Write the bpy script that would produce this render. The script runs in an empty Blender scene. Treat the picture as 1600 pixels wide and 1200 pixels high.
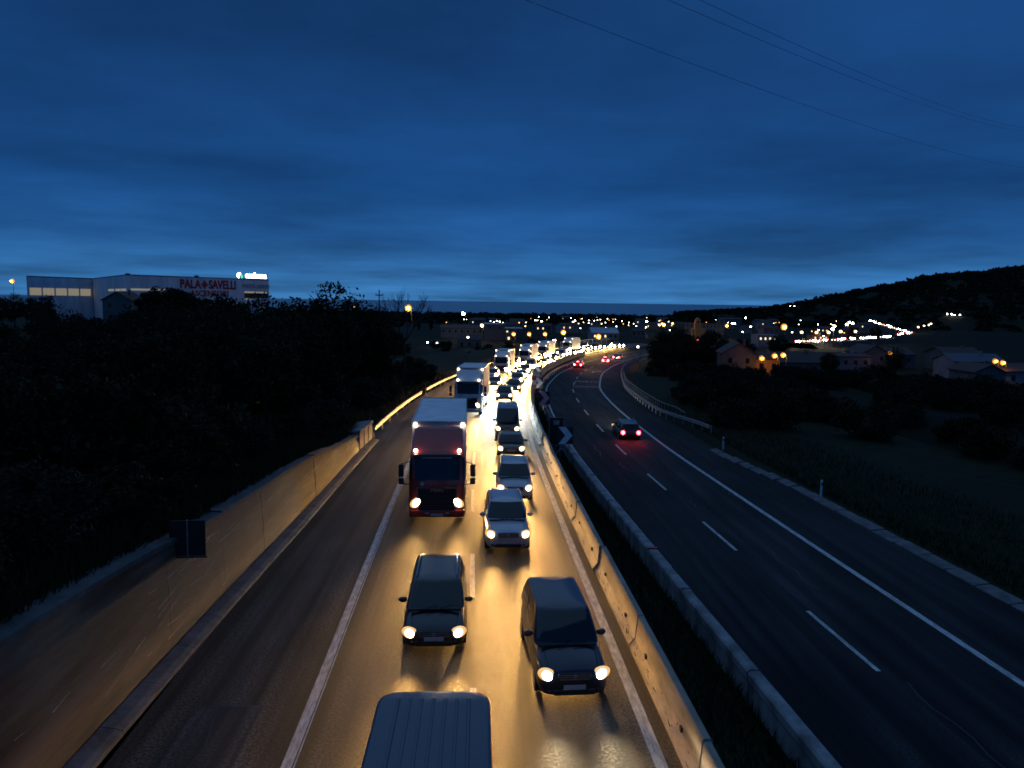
import bpy, bmesh, math, random
import numpy as np
from mathutils import Matrix, Vector
R = math.radians
random.seed(7); RNG = np.random.default_rng(7)
SC = bpy.context.scene; COL = SC.collection

# ------------------------------------------------------------------ camera
CAM_Z = 9.4
roll = math.atan(0.0143); pitch = math.atan(129*math.cos(roll)/1200); yaw = math.atan(52/1200)
fh = Vector((math.sin(yaw), math.cos(yaw), 0)); up0 = Vector((0, 0, 1))
fwd = fh*math.cos(pitch) - up0*math.sin(pitch)
U = fh*math.sin(pitch) + up0*math.cos(pitch); Rt = Vector((math.cos(yaw), -math.sin(yaw), 0))
cr = Rt*math.cos(roll) + U*math.sin(roll); cu = U*math.cos(roll) - Rt*math.sin(roll)
cd = bpy.data.cameras.new('camera'); cam = bpy.data.objects.new('camera', cd); COL.objects.link(cam)
cam.matrix_world = Matrix(((cr.x, cu.x, -fwd.x, 0), (cr.y, cu.y, -fwd.y, 0), (cr.z, cu.z, -fwd.z, CAM_Z), (0, 0, 0, 1)))
cd.sensor_width = 36; cd.lens = 27.0; cd.clip_start = .1; cd.clip_end = 90000
SC.camera = cam

# ------------------------------------------------------------------ world: dusk sky under stratus
W = bpy.data.worlds.new('World'); SC.world = W; W.use_nodes = True
nt = W.node_tree; nt.nodes.clear(); N = nt.nodes.new; LK = nt.links.new
def math_node(op, a, b=None, c=None):
    n = N('ShaderNodeMath'); n.operation = op
    for i, v in enumerate((a, b, c)):
        if v is None: continue
        if isinstance(v, (int, float)): n.inputs[i].default_value = v
        else: LK(v, n.inputs[i])
    return n.outputs[0]
tc = N('ShaderNodeTexCoord'); sep = N('ShaderNodeSeparateXYZ'); LK(tc.outputs['Generated'], sep.inputs[0])
zc = math_node('MAXIMUM', sep.outputs[2], 0.0)
ramp = N('ShaderNodeValToRGB'); LK(zc, ramp.inputs[0])
stops = [(0, (.040, .172, .410)), (.03, (.030, .143, .362)), (.075, (.0150, .091, .276)), (.14, (.0084, .063, .215)),
         (.25, (.0078, .051, .180)), (.40, (.0082, .050, .172)), (1, (.010, .056, .180))]
while len(ramp.color_ramp.elements) < len(stops): ramp.color_ramp.elements.new(.5)
for e, (p, c) in zip(ramp.color_ramp.elements, stops): e.position = p; e.color = (*c, 1)
den = math_node('ADD', zc, .07)
cx = math_node('DIVIDE', sep.outputs[0], den); cy = math_node('DIVIDE', sep.outputs[1], den)
cmb = N('ShaderNodeCombineXYZ'); LK(cx, cmb.inputs[0]); LK(cy, cmb.inputs[1])
def noise(scale, detail, rough, loc):
    m = N('ShaderNodeMapping'); LK(cmb.outputs[0], m.inputs[0]); m.inputs['Location'].default_value = loc
    n = N('ShaderNodeTexNoise'); LK(m.outputs[0], n.inputs['Vector'])
    n.inputs['Scale'].default_value = scale; n.inputs['Detail'].default_value = detail; n.inputs['Roughness'].default_value = rough
    return n.outputs['Fac']
n1 = noise(.42, 5, .5, (3.1, 1.7, 0)); n2 = noise(1.5, 6, .62, (9, 4, 0))
cl = math_node('ADD', math_node('MULTIPLY', n1, 1.35), math_node('MULTIPLY', n2, .30))
cl = math_node('ADD', math_node('MULTIPLY', math_node('SUBTRACT', cl, .825), 1.35), 1.0)
cl = math_node('MINIMUM', math_node('MAXIMUM', cl, .66), 1.40)
mul = N('ShaderNodeVectorMath'); mul.operation = 'SCALE'; LK(ramp.outputs[0], mul.inputs[0]); LK(cl, mul.inputs['Scale'])
sky = N('ShaderNodeTexSky'); sky.sky_type = 'NISHITA'; sky.sun_disc = False
sky.sun_elevation = R(1.5); sky.sun_rotation = R(200); sky.air_density = 1.5
skm = N('ShaderNodeVectorMath'); skm.operation = 'SCALE'; LK(sky.outputs[0], skm.inputs[0]); skm.inputs['Scale'].default_value = .0005
add = N('ShaderNodeVectorMath'); LK(mul.outputs[0], add.inputs[0]); LK(skm.outputs[0], add.inputs[1])
bg = N('ShaderNodeBackground'); LK(add.outputs[0], bg.inputs[0]); bg.inputs[1].default_value = 1.0
wo = N('ShaderNodeOutputWorld'); LK(bg.outputs[0], wo.inputs[0])

# one weak, very broad lamp: the last diffuse light of the overcast dusk
sd = bpy.data.lights.new('sun', 'SUN'); sd.energy = .34; sd.angle = R(95); sd.color = (.42, .68, 1.0)
sun = bpy.data.objects.new('sun', sd); COL.objects.link(sun); sun.rotation_euler = (R(28), 0, R(200)); sun.location = (0, 0, 60)

SC.view_settings.view_transform = 'Standard'; SC.view_settings.look = 'None'
SC.view_settings.exposure = 0; SC.view_settings.gamma = 1; SC.view_settings.use_curve_mapping = False
SC.render.engine = 'CYCLES'
cy_ = SC.cycles
cy_.use_denoising = True; cy_.use_light_tree = True; cy_.sample_clamp_indirect = 3.0; cy_.max_bounces = 5
cy_.diffuse_bounces = 2; cy_.glossy_bounces = 3; cy_.transmission_bounces = 3; cy_.transparent_max_bounces = 6
cy_.caustics_reflective = False; cy_.caustics_refractive = False; cy_.filter_width = 1.7

# ------------------------------------------------------------------ materials
MATS = {}
def mat(name, col, rough=.6, metal=0., var=.25, scale=4., bump=0., emit=None, estr=0., spec=.5, stretch=None, coords='Object', coat=0.):
    if name in MATS: return MATS[name]
    m = bpy.data.materials.new(name); m.use_nodes = True; t = m.node_tree; p = t.nodes['Principled BSDF']
    p.inputs['Roughness'].default_value = rough; p.inputs['Metallic'].default_value = metal
    p.inputs['Specular IOR Level'].default_value = spec; p.inputs['Base Color'].default_value = (*col, 1)
    if coat: p.inputs['Coat Weight'].default_value = coat; p.inputs['Coat Roughness'].default_value = .08
    if emit:
        p.inputs['Emission Color'].default_value = (*emit, 1); p.inputs['Emission Strength'].default_value = estr
    if var or bump:
        c = t.nodes.new('ShaderNodeTexCoord'); mp = t.nodes.new('ShaderNodeMapping'); t.links.new(c.outputs[coords], mp.inputs[0])
        if stretch: mp.inputs['Scale'].default_value = stretch
        n = t.nodes.new('ShaderNodeTexNoise'); t.links.new(mp.outputs[0], n.inputs['Vector'])
        n.inputs['Scale'].default_value = scale; n.inputs['Detail'].default_value = 8; n.inputs['Roughness'].default_value = .65
        if var:
            r = t.nodes.new('ShaderNodeMapRange'); t.links.new(n.outputs['Fac'], r.inputs[0])
            r.inputs[1].default_value = .37; r.inputs[2].default_value = .63
            r.inputs[3].default_value = 1-var; r.inputs[4].default_value = 1+var
            s = t.nodes.new('ShaderNodeVectorMath'); s.operation = 'SCALE'; s.inputs[0].default_value = col; t.links.new(r.outputs[0], s.inputs['Scale'])
            t.links.new(s.outputs[0], p.inputs['Base Color'])
            r2 = t.nodes.new('ShaderNodeMapRange'); t.links.new(n.outputs['Fac'], r2.inputs[0])
            r2.inputs[1].default_value = .3; r2.inputs[2].default_value = .7
            r2.inputs[3].default_value = max(.03, rough*(1-var*.4)); r2.inputs[4].default_value = min(1, rough*(1+var*.4))
            t.links.new(r2.outputs[0], p.inputs['Roughness'])
        if bump:
            b = t.nodes.new('ShaderNodeBump'); b.inputs['Strength'].default_value = bump; b.inputs['Distance'].default_value = .03
            t.links.new(n.outputs['Fac'], b.inputs['Height']); t.links.new(b.outputs[0], p.inputs['Normal'])
    MATS[name] = m; return m

def asphalt(name, base, rough, seed):
    m = bpy.data.materials.new(name); m.use_nodes = True; t = m.node_tree; p = t.nodes['Principled BSDF']; L = t.links.new
    c = t.nodes.new('ShaderNodeTexCoord')
    def nz(scale, st, det=6):
        mp = t.nodes.new('ShaderNodeMapping'); L(c.outputs['Object'], mp.inputs[0]); mp.inputs['Scale'].default_value = st
        mp.inputs['Location'].default_value = (seed, seed*2, 0)
        n = t.nodes.new('ShaderNodeTexNoise'); L(mp.outputs[0], n.inputs['Vector']); n.inputs['Scale'].default_value = scale; n.inputs['Detail'].default_value = det
        return n.outputs['Fac']
    def mr(v, a, b, lo, hi):
        r = t.nodes.new('ShaderNodeMapRange'); L(v, r.inputs[0])
        for i, q in enumerate((a, b, lo, hi)): r.inputs[i+1].default_value = q
        return r.outputs[0]
    def mu(a, b):
        q = t.nodes.new('ShaderNodeMath'); q.operation = 'MULTIPLY'; L(a, q.inputs[0]); L(b, q.inputs[1]); return q.outputs[0]
    fine = nz(15, (1, 1, 1), 7); streak = nz(1.9, (1, .02, 1), 5); blot = nz(.45, (1, .3, 1), 6)
    f = mu(mu(mr(fine, .41, .59, .38, 1.8), mr(streak, .38, .62, .5, 1.5)), mr(blot, .38, .62, .6, 1.4))
    s = t.nodes.new('ShaderNodeVectorMath'); s.operation = 'SCALE'; s.inputs[0].default_value = base; L(f, s.inputs['Scale']); L(s.outputs[0], p.inputs['Base Color'])
    L(mr(fine, .41, .59, rough-.16, min(1., rough+.16)), p.inputs['Roughness']); p.inputs['Specular IOR Level'].default_value = .24 if rough < .7 else .18
    b = t.nodes.new('ShaderNodeBump'); b.inputs['Strength'].default_value = .32; b.inputs['Distance'].default_value = .012
    L(fine, b.inputs['Height']); L(b.outputs[0], p.inputs['Normal'])
    MATS[name] = m; return m

M_ASPH = asphalt('asphalt', (.062, .049, .038), .69, 0)
M_ASPH2 = asphalt('asphalt_fresh', (.014, .0135, .015), .82, 5)
M_PAINT = mat('road_paint', (.50, .49, .47), .65, var=.42, scale=7, stretch=(1.6, .3, 1))
M_CONC = mat('concrete', (.30, .27, .24), .85, var=.35, scale=1.3, bump=.5, stretch=(1, .4, 1.6))
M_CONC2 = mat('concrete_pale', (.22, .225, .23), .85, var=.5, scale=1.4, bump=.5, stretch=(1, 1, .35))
M_KERB = mat('kerb_concrete', (.13, .13, .13), .9, var=.4, scale=1.6, bump=.5)
M_GRASS = mat('grass_ground', (.014, .020, .008), .95, var=.5, scale=.8, bump=.6, spec=.1)
M_BLADE = mat('grass_blade', (.020, .030, .010), .8, var=.4, scale=3, spec=.2)
M_STEEL = mat('galvanised_steel', (.30, .30, .31), .6, .6, var=.2, scale=5)
M_DSTEEL = mat('dark_steel', (.06, .06, .065), .5, .5, var=.2)
M_BLACK = mat('black_plastic', (.012, .012, .013), .5, var=.15)
M_TYRE = mat('tyre_rubber', (.012, .012, .012), .8, var=.2)
M_RIM = mat('wheel_rim', (.35, .35, .36), .35, .8, var=.1)
M_GLASS = mat('dark_glass', (.008, .009, .011), .06, var=0, spec=.6)
M_PLATE = mat('number_plate', (.55, .55, .52), .5, var=.1)
M_HEAD = mat('headlight_glow', (.9, .85, .7), .3, var=0, emit=(1, .78, .42), estr=15)
M_HEADW = mat('headlight_glow_led', (.9, .9, .9), .3, var=0, emit=(.86, .97, 1.0), estr=16)
M_HEADF = mat('headlight_glow_far', (.9, .85, .7), .3, var=0, emit=(1, .76, .42), estr=75)
M_HALO = mat('headlight_halo_glow', (.8, .7, .5), .3, .5, var=0, emit=(1, .55, .18), estr=.95)  # amber glare around the headlamps, painted as a dim emissive surface
M_MARK = mat('marker_lamp_glow', (.9, .85, .7), .3, var=0, emit=(1, .84, .55), estr=14)
M_TAIL = mat('tail_lamp_glow', (.5, .02, .02), .3, var=0, emit=(1, .035, .045), estr=26)
M_TAILF = mat('tail_lamp_glow_far', (.5, .02, .02), .3, var=0, emit=(1, .05, .05), estr=55)
M_BARK = mat('bark', (.05, .04, .032), .9, var=.4, scale=6, bump=.5)
M_LEAF = [mat('leaf_dark', (.020, .027, .013), .7, var=.5, scale=.5, spec=.04), mat('leaf_olive', (.032, .034, .015), .7, var=.5, scale=.5, spec=.04),
          mat('leaf_brown', (.040, .025, .014), .7, var=.5, scale=.5, spec=.04), mat('leaf_grey', (.034, .043, .030), .7, var=.5, scale=.5, spec=.04)]

# ------------------------------------------------------------------ helpers
def mesh_of(name, verts, faces, m, smooth=False):
    me = bpy.data.meshes.new(name); me.from_pydata([tuple(map(float, v)) for v in verts], [], [tuple(int(i) for i in f) for f in faces])
    me.materials.append(m)
    if smooth: me.polygons.foreach_set('use_smooth', [True]*len(me.polygons))
    me.update(); return me
def link(name, me, parent=None, loc=None, rotz=None):
    o = bpy.data.objects.new(name, me); COL.objects.link(o)
    if parent is not None: o.parent = parent
    if loc is not None: o.location = loc
    if rotz is not None: o.rotation_euler = (0, 0, rotz)
    return o
def obj(name, verts, faces, m, parent=None, smooth=False, loc=None, rotz=None):
    return link(name, mesh_of(name, verts, faces, m, smooth), parent, loc, rotz)
def tag(o, label, cat, group=None, kind=None):
    o['label'] = label; o['category'] = cat
    if group: o['group'] = group
    if kind: o['kind'] = kind
    return o
def struct(o): o['kind'] = 'structure'; return o
def thing(name, label, cat, loc=(0, 0, 0), rotz=0., group=None):
    o = link(name, None, None, loc, rotz); return tag(o, label, cat, group)
def copy_tree(o, parent=None):
    c = o.copy(); COL.objects.link(c)
    if parent is not None: c.parent = parent
    for ch in list(o.children): copy_tree(ch, c)
    return c
class MB:
    def __init__(s): s.v = []; s.f = []
    def add(s, v, f):
        n = len(s.v); s.v += [tuple(p) for p in v]; s.f += [tuple(i+n for i in q) for q in f]; return s
    def box(s, x0, x1, y0, y1, z0, z1, tx=0., ty=0.):
        v = [(x0, y0, z0), (x1, y0, z0), (x1, y1, z0), (x0, y1, z0), (x0+tx, y0+ty, z1), (x1-tx, y0+ty, z1), (x1-tx, y1-ty, z1), (x0+tx, y1-ty, z1)]
        return s.add(v, [(0, 3, 2, 1), (4, 5, 6, 7), (0, 1, 5, 4), (1, 2, 6, 5), (2, 3, 7, 6), (3, 0, 4, 7)])
    def tube(s, pts, rad, n=8, cap=True):
        pts = [Vector(p) for p in pts]; rads = rad if isinstance(rad, (list, tuple)) else [rad]*len(pts); V = []; Fc = []
        for i, p in enumerate(pts):
            d = (pts[min(i+1, len(pts)-1)] - pts[max(i-1, 0)]).normalized()
            a = d.cross(Vector((0, 0, 1)))
            if a.length < 1e-3: a = d.cross(Vector((1, 0, 0)))
            a.normalize(); b = d.cross(a)
            for k in range(n):
                q = 2*math.pi*k/n; V.append(p + (a*math.cos(q) + b*math.sin(q))*rads[i])
        for i in range(len(pts)-1):
            for k in range(n): Fc.append((i*n+k, i*n+(k+1) % n, (i+1)*n+(k+1) % n, (i+1)*n+k))
        if cap: Fc.append(tuple(range(n-1, -1, -1))); Fc.append(tuple((len(pts)-1)*n+k for k in range(n)))
        return s.add(V, Fc)
    def ball(s, c, r, nu=10, nv=7, rot=None):
        r = r if isinstance(r, (tuple, list)) else (r, r, r); V = []; Fc = []
        for j in range(nv+1):
            th = math.pi*j/nv
            for i in range(nu):
                ph = 2*math.pi*i/nu; p = Vector((r[0]*math.sin(th)*math.cos(ph), r[1]*math.sin(th)*math.sin(ph), r[2]*math.cos(th)))
                if rot: p = rot @ p
                V.append(Vector(c)+p)
        for j in range(nv):
            for i in range(nu): Fc.append((j*nu+i, (j+1)*nu+i, (j+1)*nu+(i+1) % nu, j*nu+(i+1) % nu))
        return s.add(V, Fc)
    def disc(s, c, r, axis='x', n=18, w=.02):
        V = []
        for e in (-w/2, w/2):
            for k in range(n):
                a = 2*math.pi*k/n; V.append((c[0]+e, c[1]+r*math.cos(a), c[2]+r*math.sin(a)) if axis == 'x' else (c[0]+r*math.cos(a), c[1]+e, c[2]+r*math.sin(a)))
        return s.add(V, [(k, (k+1) % n, n+(k+1) % n, n+k) for k in range(n)] + [tuple(range(n-1, -1, -1)), tuple(range(n, 2*n))])
    def mesh(s, name, m, smooth=False): return mesh_of(name, s.v, s.f, m, smooth)
    def build(s, name, m, parent=None, smooth=False, loc=None, rotz=None): return link(name, s.mesh(name, m, smooth), parent, loc, rotz)
def bevel(o, w=.03, seg=2):
    b = o.modifiers.new('bevel', 'BEVEL'); b.width = w; b.segments = seg; b.limit_method = 'ANGLE'; return o
def text_mesh(txt, size, m, depth=.02, bold=0.):
    cu_ = bpy.data.curves.new('txt', 'FONT'); cu_.body = txt; cu_.size = size; cu_.extrude = depth; cu_.align_x = 'CENTER'; cu_.offset = bold
    cu_.resolution_u = 3
    t_ = bpy.data.objects.new('txt', cu_); COL.objects.link(t_); bpy.context.view_layer.update()
    me = bpy.data.meshes.new_from_object(t_.evaluated_get(bpy.context.evaluated_depsgraph_get()))
    bpy.data.objects.remove(t_); bpy.data.curves.remove(cu_); me.materials.clear(); me.materials.append(m); return me

# curves in plan (x as a smooth function of y)
class Curve:
    def __init__(s, k):
        s.y = np.array([a for a, b in k], float); s.x = np.array([b for a, b in k], float); s.m = np.gradient(s.x, s.y)
    def __call__(s, y):
        y = min(max(y, s.y[0]-60), s.y[-1]+200)
        if y <= s.y[0]: return float(s.x[0]+s.m[0]*(y-s.y[0]))
        if y >= s.y[-1]: return float(s.x[-1]+s.m[-1]*(y-s.y[-1]))
        i = int(np.searchsorted(s.y, y))-1; i = min(max(i, 0), len(s.y)-2); h = s.y[i+1]-s.y[i]; t = (y-s.y[i])/h
        return float((2*t**3-3*t*t+1)*s.x[i]+(t**3-2*t*t+t)*h*s.m[i]+(-2*t**3+3*t*t)*s.x[i+1]+(t**3-t*t)*h*s.m[i+1])
    def ang(s, y): return math.atan2(s(y+.5)-s(y-.5), 1.)
    def at(s, y, off=0.):
        a = s.ang(y); return s(y)+math.cos(a)*off, y-math.sin(a)*off
LM = Curve([(-5, 3.86), (15, 3.8), (28, 3.66), (52, 3.66), (71, 4.3), (93, 5.8), (117, 8.5), (135, 11.), (164, 16.9), (194, 24.9), (220, 34.), (235, 40.5), (250, 48), (265, 57), (280, 67)])
RD = Curve([(-5, 12.9), (21, 11.75), (32.5, 11.2), (43.5, 10.8), (54, 10.6), (65, 10.72), (79, 11.1), (95, 12.), (102, 12.6), (117, 14.9), (135, 18.2), (152, 22.2), (180, 31), (200, 38.6), (220, 47.5), (240, 58), (260, 70)])
def prof(y):
    if y < 30: return 0.
    if y < 75: return -.034*(y-30)**2/90
    if y < 150: return -.765-.034*(y-75)
    if y < 500: return -3.315-.018*(y-150)
    return -9.615-.0085*(y-500)
def sstep(a, b, v):
    t = min(1., max(0., (v-a)/(b-a))); return t*t*(3-2*t)
def drop(y): return 1.2-1.0*sstep(55, 130, y)
ZL = prof
def ZR(y): return prof(y)-drop(y)
WALLH = Curve([(0, 3.55), (15, 3.4), (24, 2.75), (34, 2.3), (43, 1.45), (51, 1.0), (60, .6)])
def frange(a, b, s):
    n = max(1, int(round((b-a)/s))); return [a+(b-a)*i/n for i in range(n+1)]
def sweep(prof_pts, crv, zf, y0, y1, step=2., closed=False, caps=False):
    V = []; Fc = []; ys = frange(y0, y1, step); n = len(prof_pts) if not callable(prof_pts) else len(prof_pts(y0))
    for y in ys:
        a = crv.ang(y); x = crv(y); z = zf(y); pp = prof_pts(y) if callable(prof_pts) else prof_pts
        for off, dz in pp: V.append((x+math.cos(a)*off, y-math.sin(a)*off, z+dz))
    for i in range(len(ys)-1):
        for k in range(n if closed else n-1):
            j = (k+1) % n; Fc.append((i*n+k, i*n+j, (i+1)*n+j, (i+1)*n+k))
    if caps: Fc.append(tuple(range(n))); Fc.append(tuple((len(ys)-1)*n+k for k in range(n-1, -1, -1)))
    return V, Fc

# ------------------------------------------------------------------ places in the town (world metres)
LAMPS = [(-6.3, 300.0, 4.44, 'w', 3),
 (-12.5, 620.0, -5.46, 'w', 1),
 (-10.4, 620.0, -5.43, 'w', 1),
 (0.9, 285.0, 0.44, 'y', 2),
 (7.6, 620.0, -4.17, 'g', 1),
 (22.8, 620.0, -4.99, 'g', 1),
 (45.0, 620.0, -5.37, 'w', 2),
 (41.9, 520.0, -3.66, 'w', 2),
 (64.7, 520.0, -2.93, 'w', 2),
 (47.8, 620.0, -2.6, 'w', 1),
 (55.9, 620.0, -3.01, 'w', 1),
 (73.7, 620.0, -3.29, 'w', 1),
 (11.8, 265.0, -1.79, 'o', 2),
 (17.2, 265.0, -1.72, 'o', 2),
 (22.7, 265.0, -1.65, 'o', 2),
 (31.8, 290.0, -2.0, 'o', 3),
 (23.5, 240.0, -2.58, 'w', 2),
 (-3.4, 230.0, -1.43, 'w', 1),
 (-12.6, 230.0, -3.26, 'w', 1),
 (3.7, 165.0, -1.67, 'g', 1),
 (6.0, 165.0, -1.79, 'g', 1),
 (74.1, 520.0, -2.64, 'w', 1),
 (77.8, 520.0, -2.76, 'w', 1),
 (95.3, 620.0, -4.7, 'w', 1),
 (97.7, 620.0, -4.26, 'w', 1),
 (103.4, 620.0, -3.41, 'w', 1),
 (96.8, 520.0, -2.77, 'w', 1),
 (68.5, 430.0, -2.39, 'y', 1),
 (110.0, 620.0, -3.84, 'y', 1),
 (90.7, 520.0, -3.46, 'y', 1),
 (101.4, 520.0, -3.75, 'w', 1),
 (71.0, 430.0, -4.51, 'w', 1),
 (76.9, 430.0, -3.72, 'w', 1),
 (49.7, 340.0, -2.53, 'w', 3),
 (43.7, 280.0, -2.97, 'o', 3),
 (31.2, 150.0, 0.86, 'w', 1),
 (59.8, 250.0, -3.7, 'w', 1),
 (113.7, 520.0, -2.9, 'w', 3),
 (104.0, 430.0, -2.51, 'o', 3),
 (102.8, 430.0, -1.95, 'y', 2),
 (108.8, 430.0, -1.69, 'y', 2),
 (128.7, 520.0, -2.96, 'w', 1),
 (121.4, 430.0, -1.7, 'w', 1),
 (139.9, 430.0, -2.55, 'o', 3),
 (142.8, 430.0, -1.07, 'w', 2),
 (144.2, 430.0, -1.19, 'w', 2),
 (216.8, 620.0, -1.23, 'w', 3),
 (153.5, 430.0, -2.91, 'w', 2),
 (166.0, 430.0, -2.75, 'w', 2),
 (159.1, 430.0, -3.57, 'w', 2),
 (120.7, 300.0, 0.86, 'o', 4),
 (54.7, 146.0, -0.86, 'o', 2),
 (57.2, 146.0, -0.34, 'o', 2),
 (58.9, 146.0, -0.19, 'o', 2),
 (97.6, 178.0, -1.55, 'o', 2),
 (110.2, 178.0, -2.32, 'o', 2),
 (104.0, 150.0, -1.19, 'o', 2),
 (105.6, 150.0, -1.5, 'o', 2),
 (144.8, 340.0, -2.48, 'y', 2),
 (151.6, 340.0, -2.54, 'y', 2),
 (157.2, 340.0, -2.47, 'y', 2),
 (162.7, 340.0, -1.96, 'y', 2),
 (169.5, 340.0, -1.88, 'y', 2),
 (192.2, 430.0, -1.15, 'w', 1),
 (152.4, 340.0, -1.52, 'w', 1),
 (201.9, 430.0, -2.11, 'w', 3),
 (158.8, 340.0, -0.86, 'w', 3),
 (208.9, 430.0, -0.93, 'w', 3),
 (254.3, 520.0, -1.75, 'w', 3),
 (212.2, 430.0, -0.16, 'w', 3),
 (326.5, 560.0, -5.25, 'y', 2),
 (330.9, 560.0, -4.24, 'y', 2),
 (334.5, 560.0, -3.53, 'y', 2),
 (336.1, 560.0, -2.61, 'y', 2),
 (-35.9, 140.0, 4.12, 'g', 1),
 (-46.9, 110.0, 6.53, 'w', 1),
 (-153.1, 260.0, 13.73, 'o', 2),
 (-10.3, 112.0, 8.27, 'o', 3),
 (-20.1, 125.0, 8.12, 'o', 1),
 (-15.5, 230.0, -3.11, 'w', 1)]
UPROAD = [(382.9, 740.0, -5.02), (380.3, 731.7, -5.33), (377.8, 723.5, -5.63), (375.2, 715.2, -5.91), (372.5, 707.0, -6.19), (369.8, 698.7, -6.46), (367.1, 690.4, -6.71), (364.3, 682.2, -6.96), (361.5, 673.9, -7.2), (358.7, 665.7, -7.42), (355.8, 657.4, -7.64), (352.9, 649.1, -7.84), (349.9, 640.9, -8.04), (346.9, 632.6, -8.22), (343.9, 624.3, -8.4), (340.8, 616.1, -8.56), (337.7, 607.8, -8.72), (334.5, 599.6, -8.86), (331.3, 591.3, -8.99), (328.1, 583.0, -9.12), (324.8, 574.8, -9.23), (321.5, 566.5, -9.33), (318.1, 558.3, -9.42), (314.7, 550.0, -9.5), (314.6, 548.0, -9.42), (310.4, 544.0, -9.62), (306.2, 540.0, -9.82), (302.1, 536.0, -10.01), (298.1, 532.0, -10.19), (294.0, 528.0, -10.37), (290.0, 524.0, -10.55)]
LOROAD = [(140.0, 330.0, -7.02), (144.1, 334.7, -7.1), (148.2, 339.5, -7.17), (152.4, 344.2, -7.23), (156.7, 348.9, -7.29), (161.0, 353.7, -7.35), (165.4, 358.4, -7.4), (169.9, 363.2, -7.45), (174.4, 367.9, -7.49), (179.0, 372.6, -7.53), (183.6, 377.4, -7.56), (188.3, 382.1, -7.59), (193.1, 386.8, -7.62), (197.9, 391.6, -7.64), (202.8, 396.3, -7.66), (207.7, 401.1, -7.67), (212.7, 405.8, -7.68), (217.8, 410.5, -7.68), (222.9, 415.3, -7.68), (228.1, 420.0, -7.67)]
PARK = [(78.8, 298.0, -7.88), (79.2, 294.0, -7.89), (82.9, 300.0, -7.94), (83.0, 294.0, -7.84), (85.0, 294.0, -7.82), (89.1, 302.0, -7.99), (89.9, 332.0, -8.31), (93.8, 340.0, -8.4), (96.7, 334.0, -8.33), (100.8, 342.0, -8.43), (107.3, 374.0, -8.78), (104.6, 370.0, -8.77), (95.7, 320.0, -8.14), (143.4, 508.0, -10.26), (146.6, 510.0, -10.3)]
RIDGE = [(455.2, 1750.0, -11.4), (499.7, 1700.0, -7.2), (569.0, 1650.0, -1.4), (633.5, 1600.0, 5.4), (670.1, 1500.0, 23.1), (708.6, 1400.0, 39.8), (741.0, 1350.0, 47.5), (768.7, 1300.0, 61.1), (811.9, 1280.0, 67.6), (842.9, 1260.0, 68.4), (873.8, 1250.0, 74.8), (893.7, 1240.0, 76.8), (963.8, 1220.0, 87.4), (1073.6, 1200.0, 100.3), (1212.1, 1180.0, 109.4)]

# ------------------------------------------------------------------ terrain, sea, hill
def T(x, y):
    yy = min(max(y, 0.), 2600.); z = prof(yy); f = 1-sstep(240, 300, y)
    if x > .12*yy+20: z -= 2.5*sstep(.12*yy+20, .12*yy+70, x)*(1-sstep(250, 600, y))
    if f > 0:
        xl = LM(y)-12.; xr = RD(y)+9.
        d = xl-x if x < xl else (x-xr if x > xr else 0.)
        z -= 2.6*f*(1-sstep(12, 27, d))
        if x < xl-8: z += 2.2*sstep(8, 40, xl-x)*(1-sstep(60, 130, y))
    if x < -60: z += 3.5*sstep(60, 160, -x)*(1-sstep(300, 500, y))
    if y > 1500: z -= 22*sstep(1500, 2300, y)
    z += .5*math.sin(x*.013+y*.007)*sstep(60, 400, math.hypot(x, y))
    return z
rr = [3*1.045**i for i in range(158)]; aa = frange(-66, 66, 1.1); V = []; Fc = []
for r_ in rr:
    for a in aa:
        x = r_*math.sin(R(a)); y = r_*math.cos(R(a)); V.append((x, y, T(x, y)))
n = len(aa)
for i in range(len(rr)-1):
    for k in range(n-1): Fc.append((i*n+k, i*n+k+1, (i+1)*n+k+1, (i+1)*n+k))
M_LAND = mat('farmland', (.013, .017, .009), .95, var=.55, scale=.05, spec=.05)
struct(obj('ground', V, Fc, M_LAND, smooth=True))
M_SEA = mat('sea_water', (.004, .020, .055), .24, var=.10, scale=.004, spec=.5, stretch=(1, 8, 1))
struct(obj('sea', [(-60000, 1500, -30), (60000, 1500, -30), (60000, 70000, -30), (-60000, 70000, -30)], [(0, 1, 2, 3)], M_SEA))

def ridge_at(t):
    i = min(int(t), len(RIDGE)-2); f = t-i; a, b = RIDGE[i], RIDGE[i+1]; return Vector(tuple(a[k]+(b[k]-a[k])*f for k in range(3)))
V = []; Fc = []; NC, NR = 113, 22
HILL = []
for i in range(NC):
    t = i/(NC-1)*(len(RIDGE)-1); p = ridge_at(t); row = []
    for j in range(NR):
        s = j/(NR-1)
        if s <= .75:
            q = s/.75; k = .52+.48*q; h = T(p.x*.52, p.y*.52)-2; e = q*q*(3-2*q)
            z = h+(p.z-h)*(.55*q+.45*e)+2.5*math.sin(i*.55+j*.9)*math.sin(math.pi*q)
        else:
            q = (s-.75)/.25; k = 1+.5*q; z = p.z-(p.z+45)*q*q*(3-2*q)
        row.append((p.x*k, p.y*k, z))
    HILL.append(row); V += row
for i in range(NC-1):
    for j in range(NR-1): Fc.append((i*NR+j, (i+1)*NR+j, (i+1)*NR+j+1, i*NR+j+1))
M_HILL = mat('hill_field', (.012, .016, .009), .95, var=.6, scale=.012, spec=.05)
struct(obj('hill', V, Fc, M_HILL, smooth=True))

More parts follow.
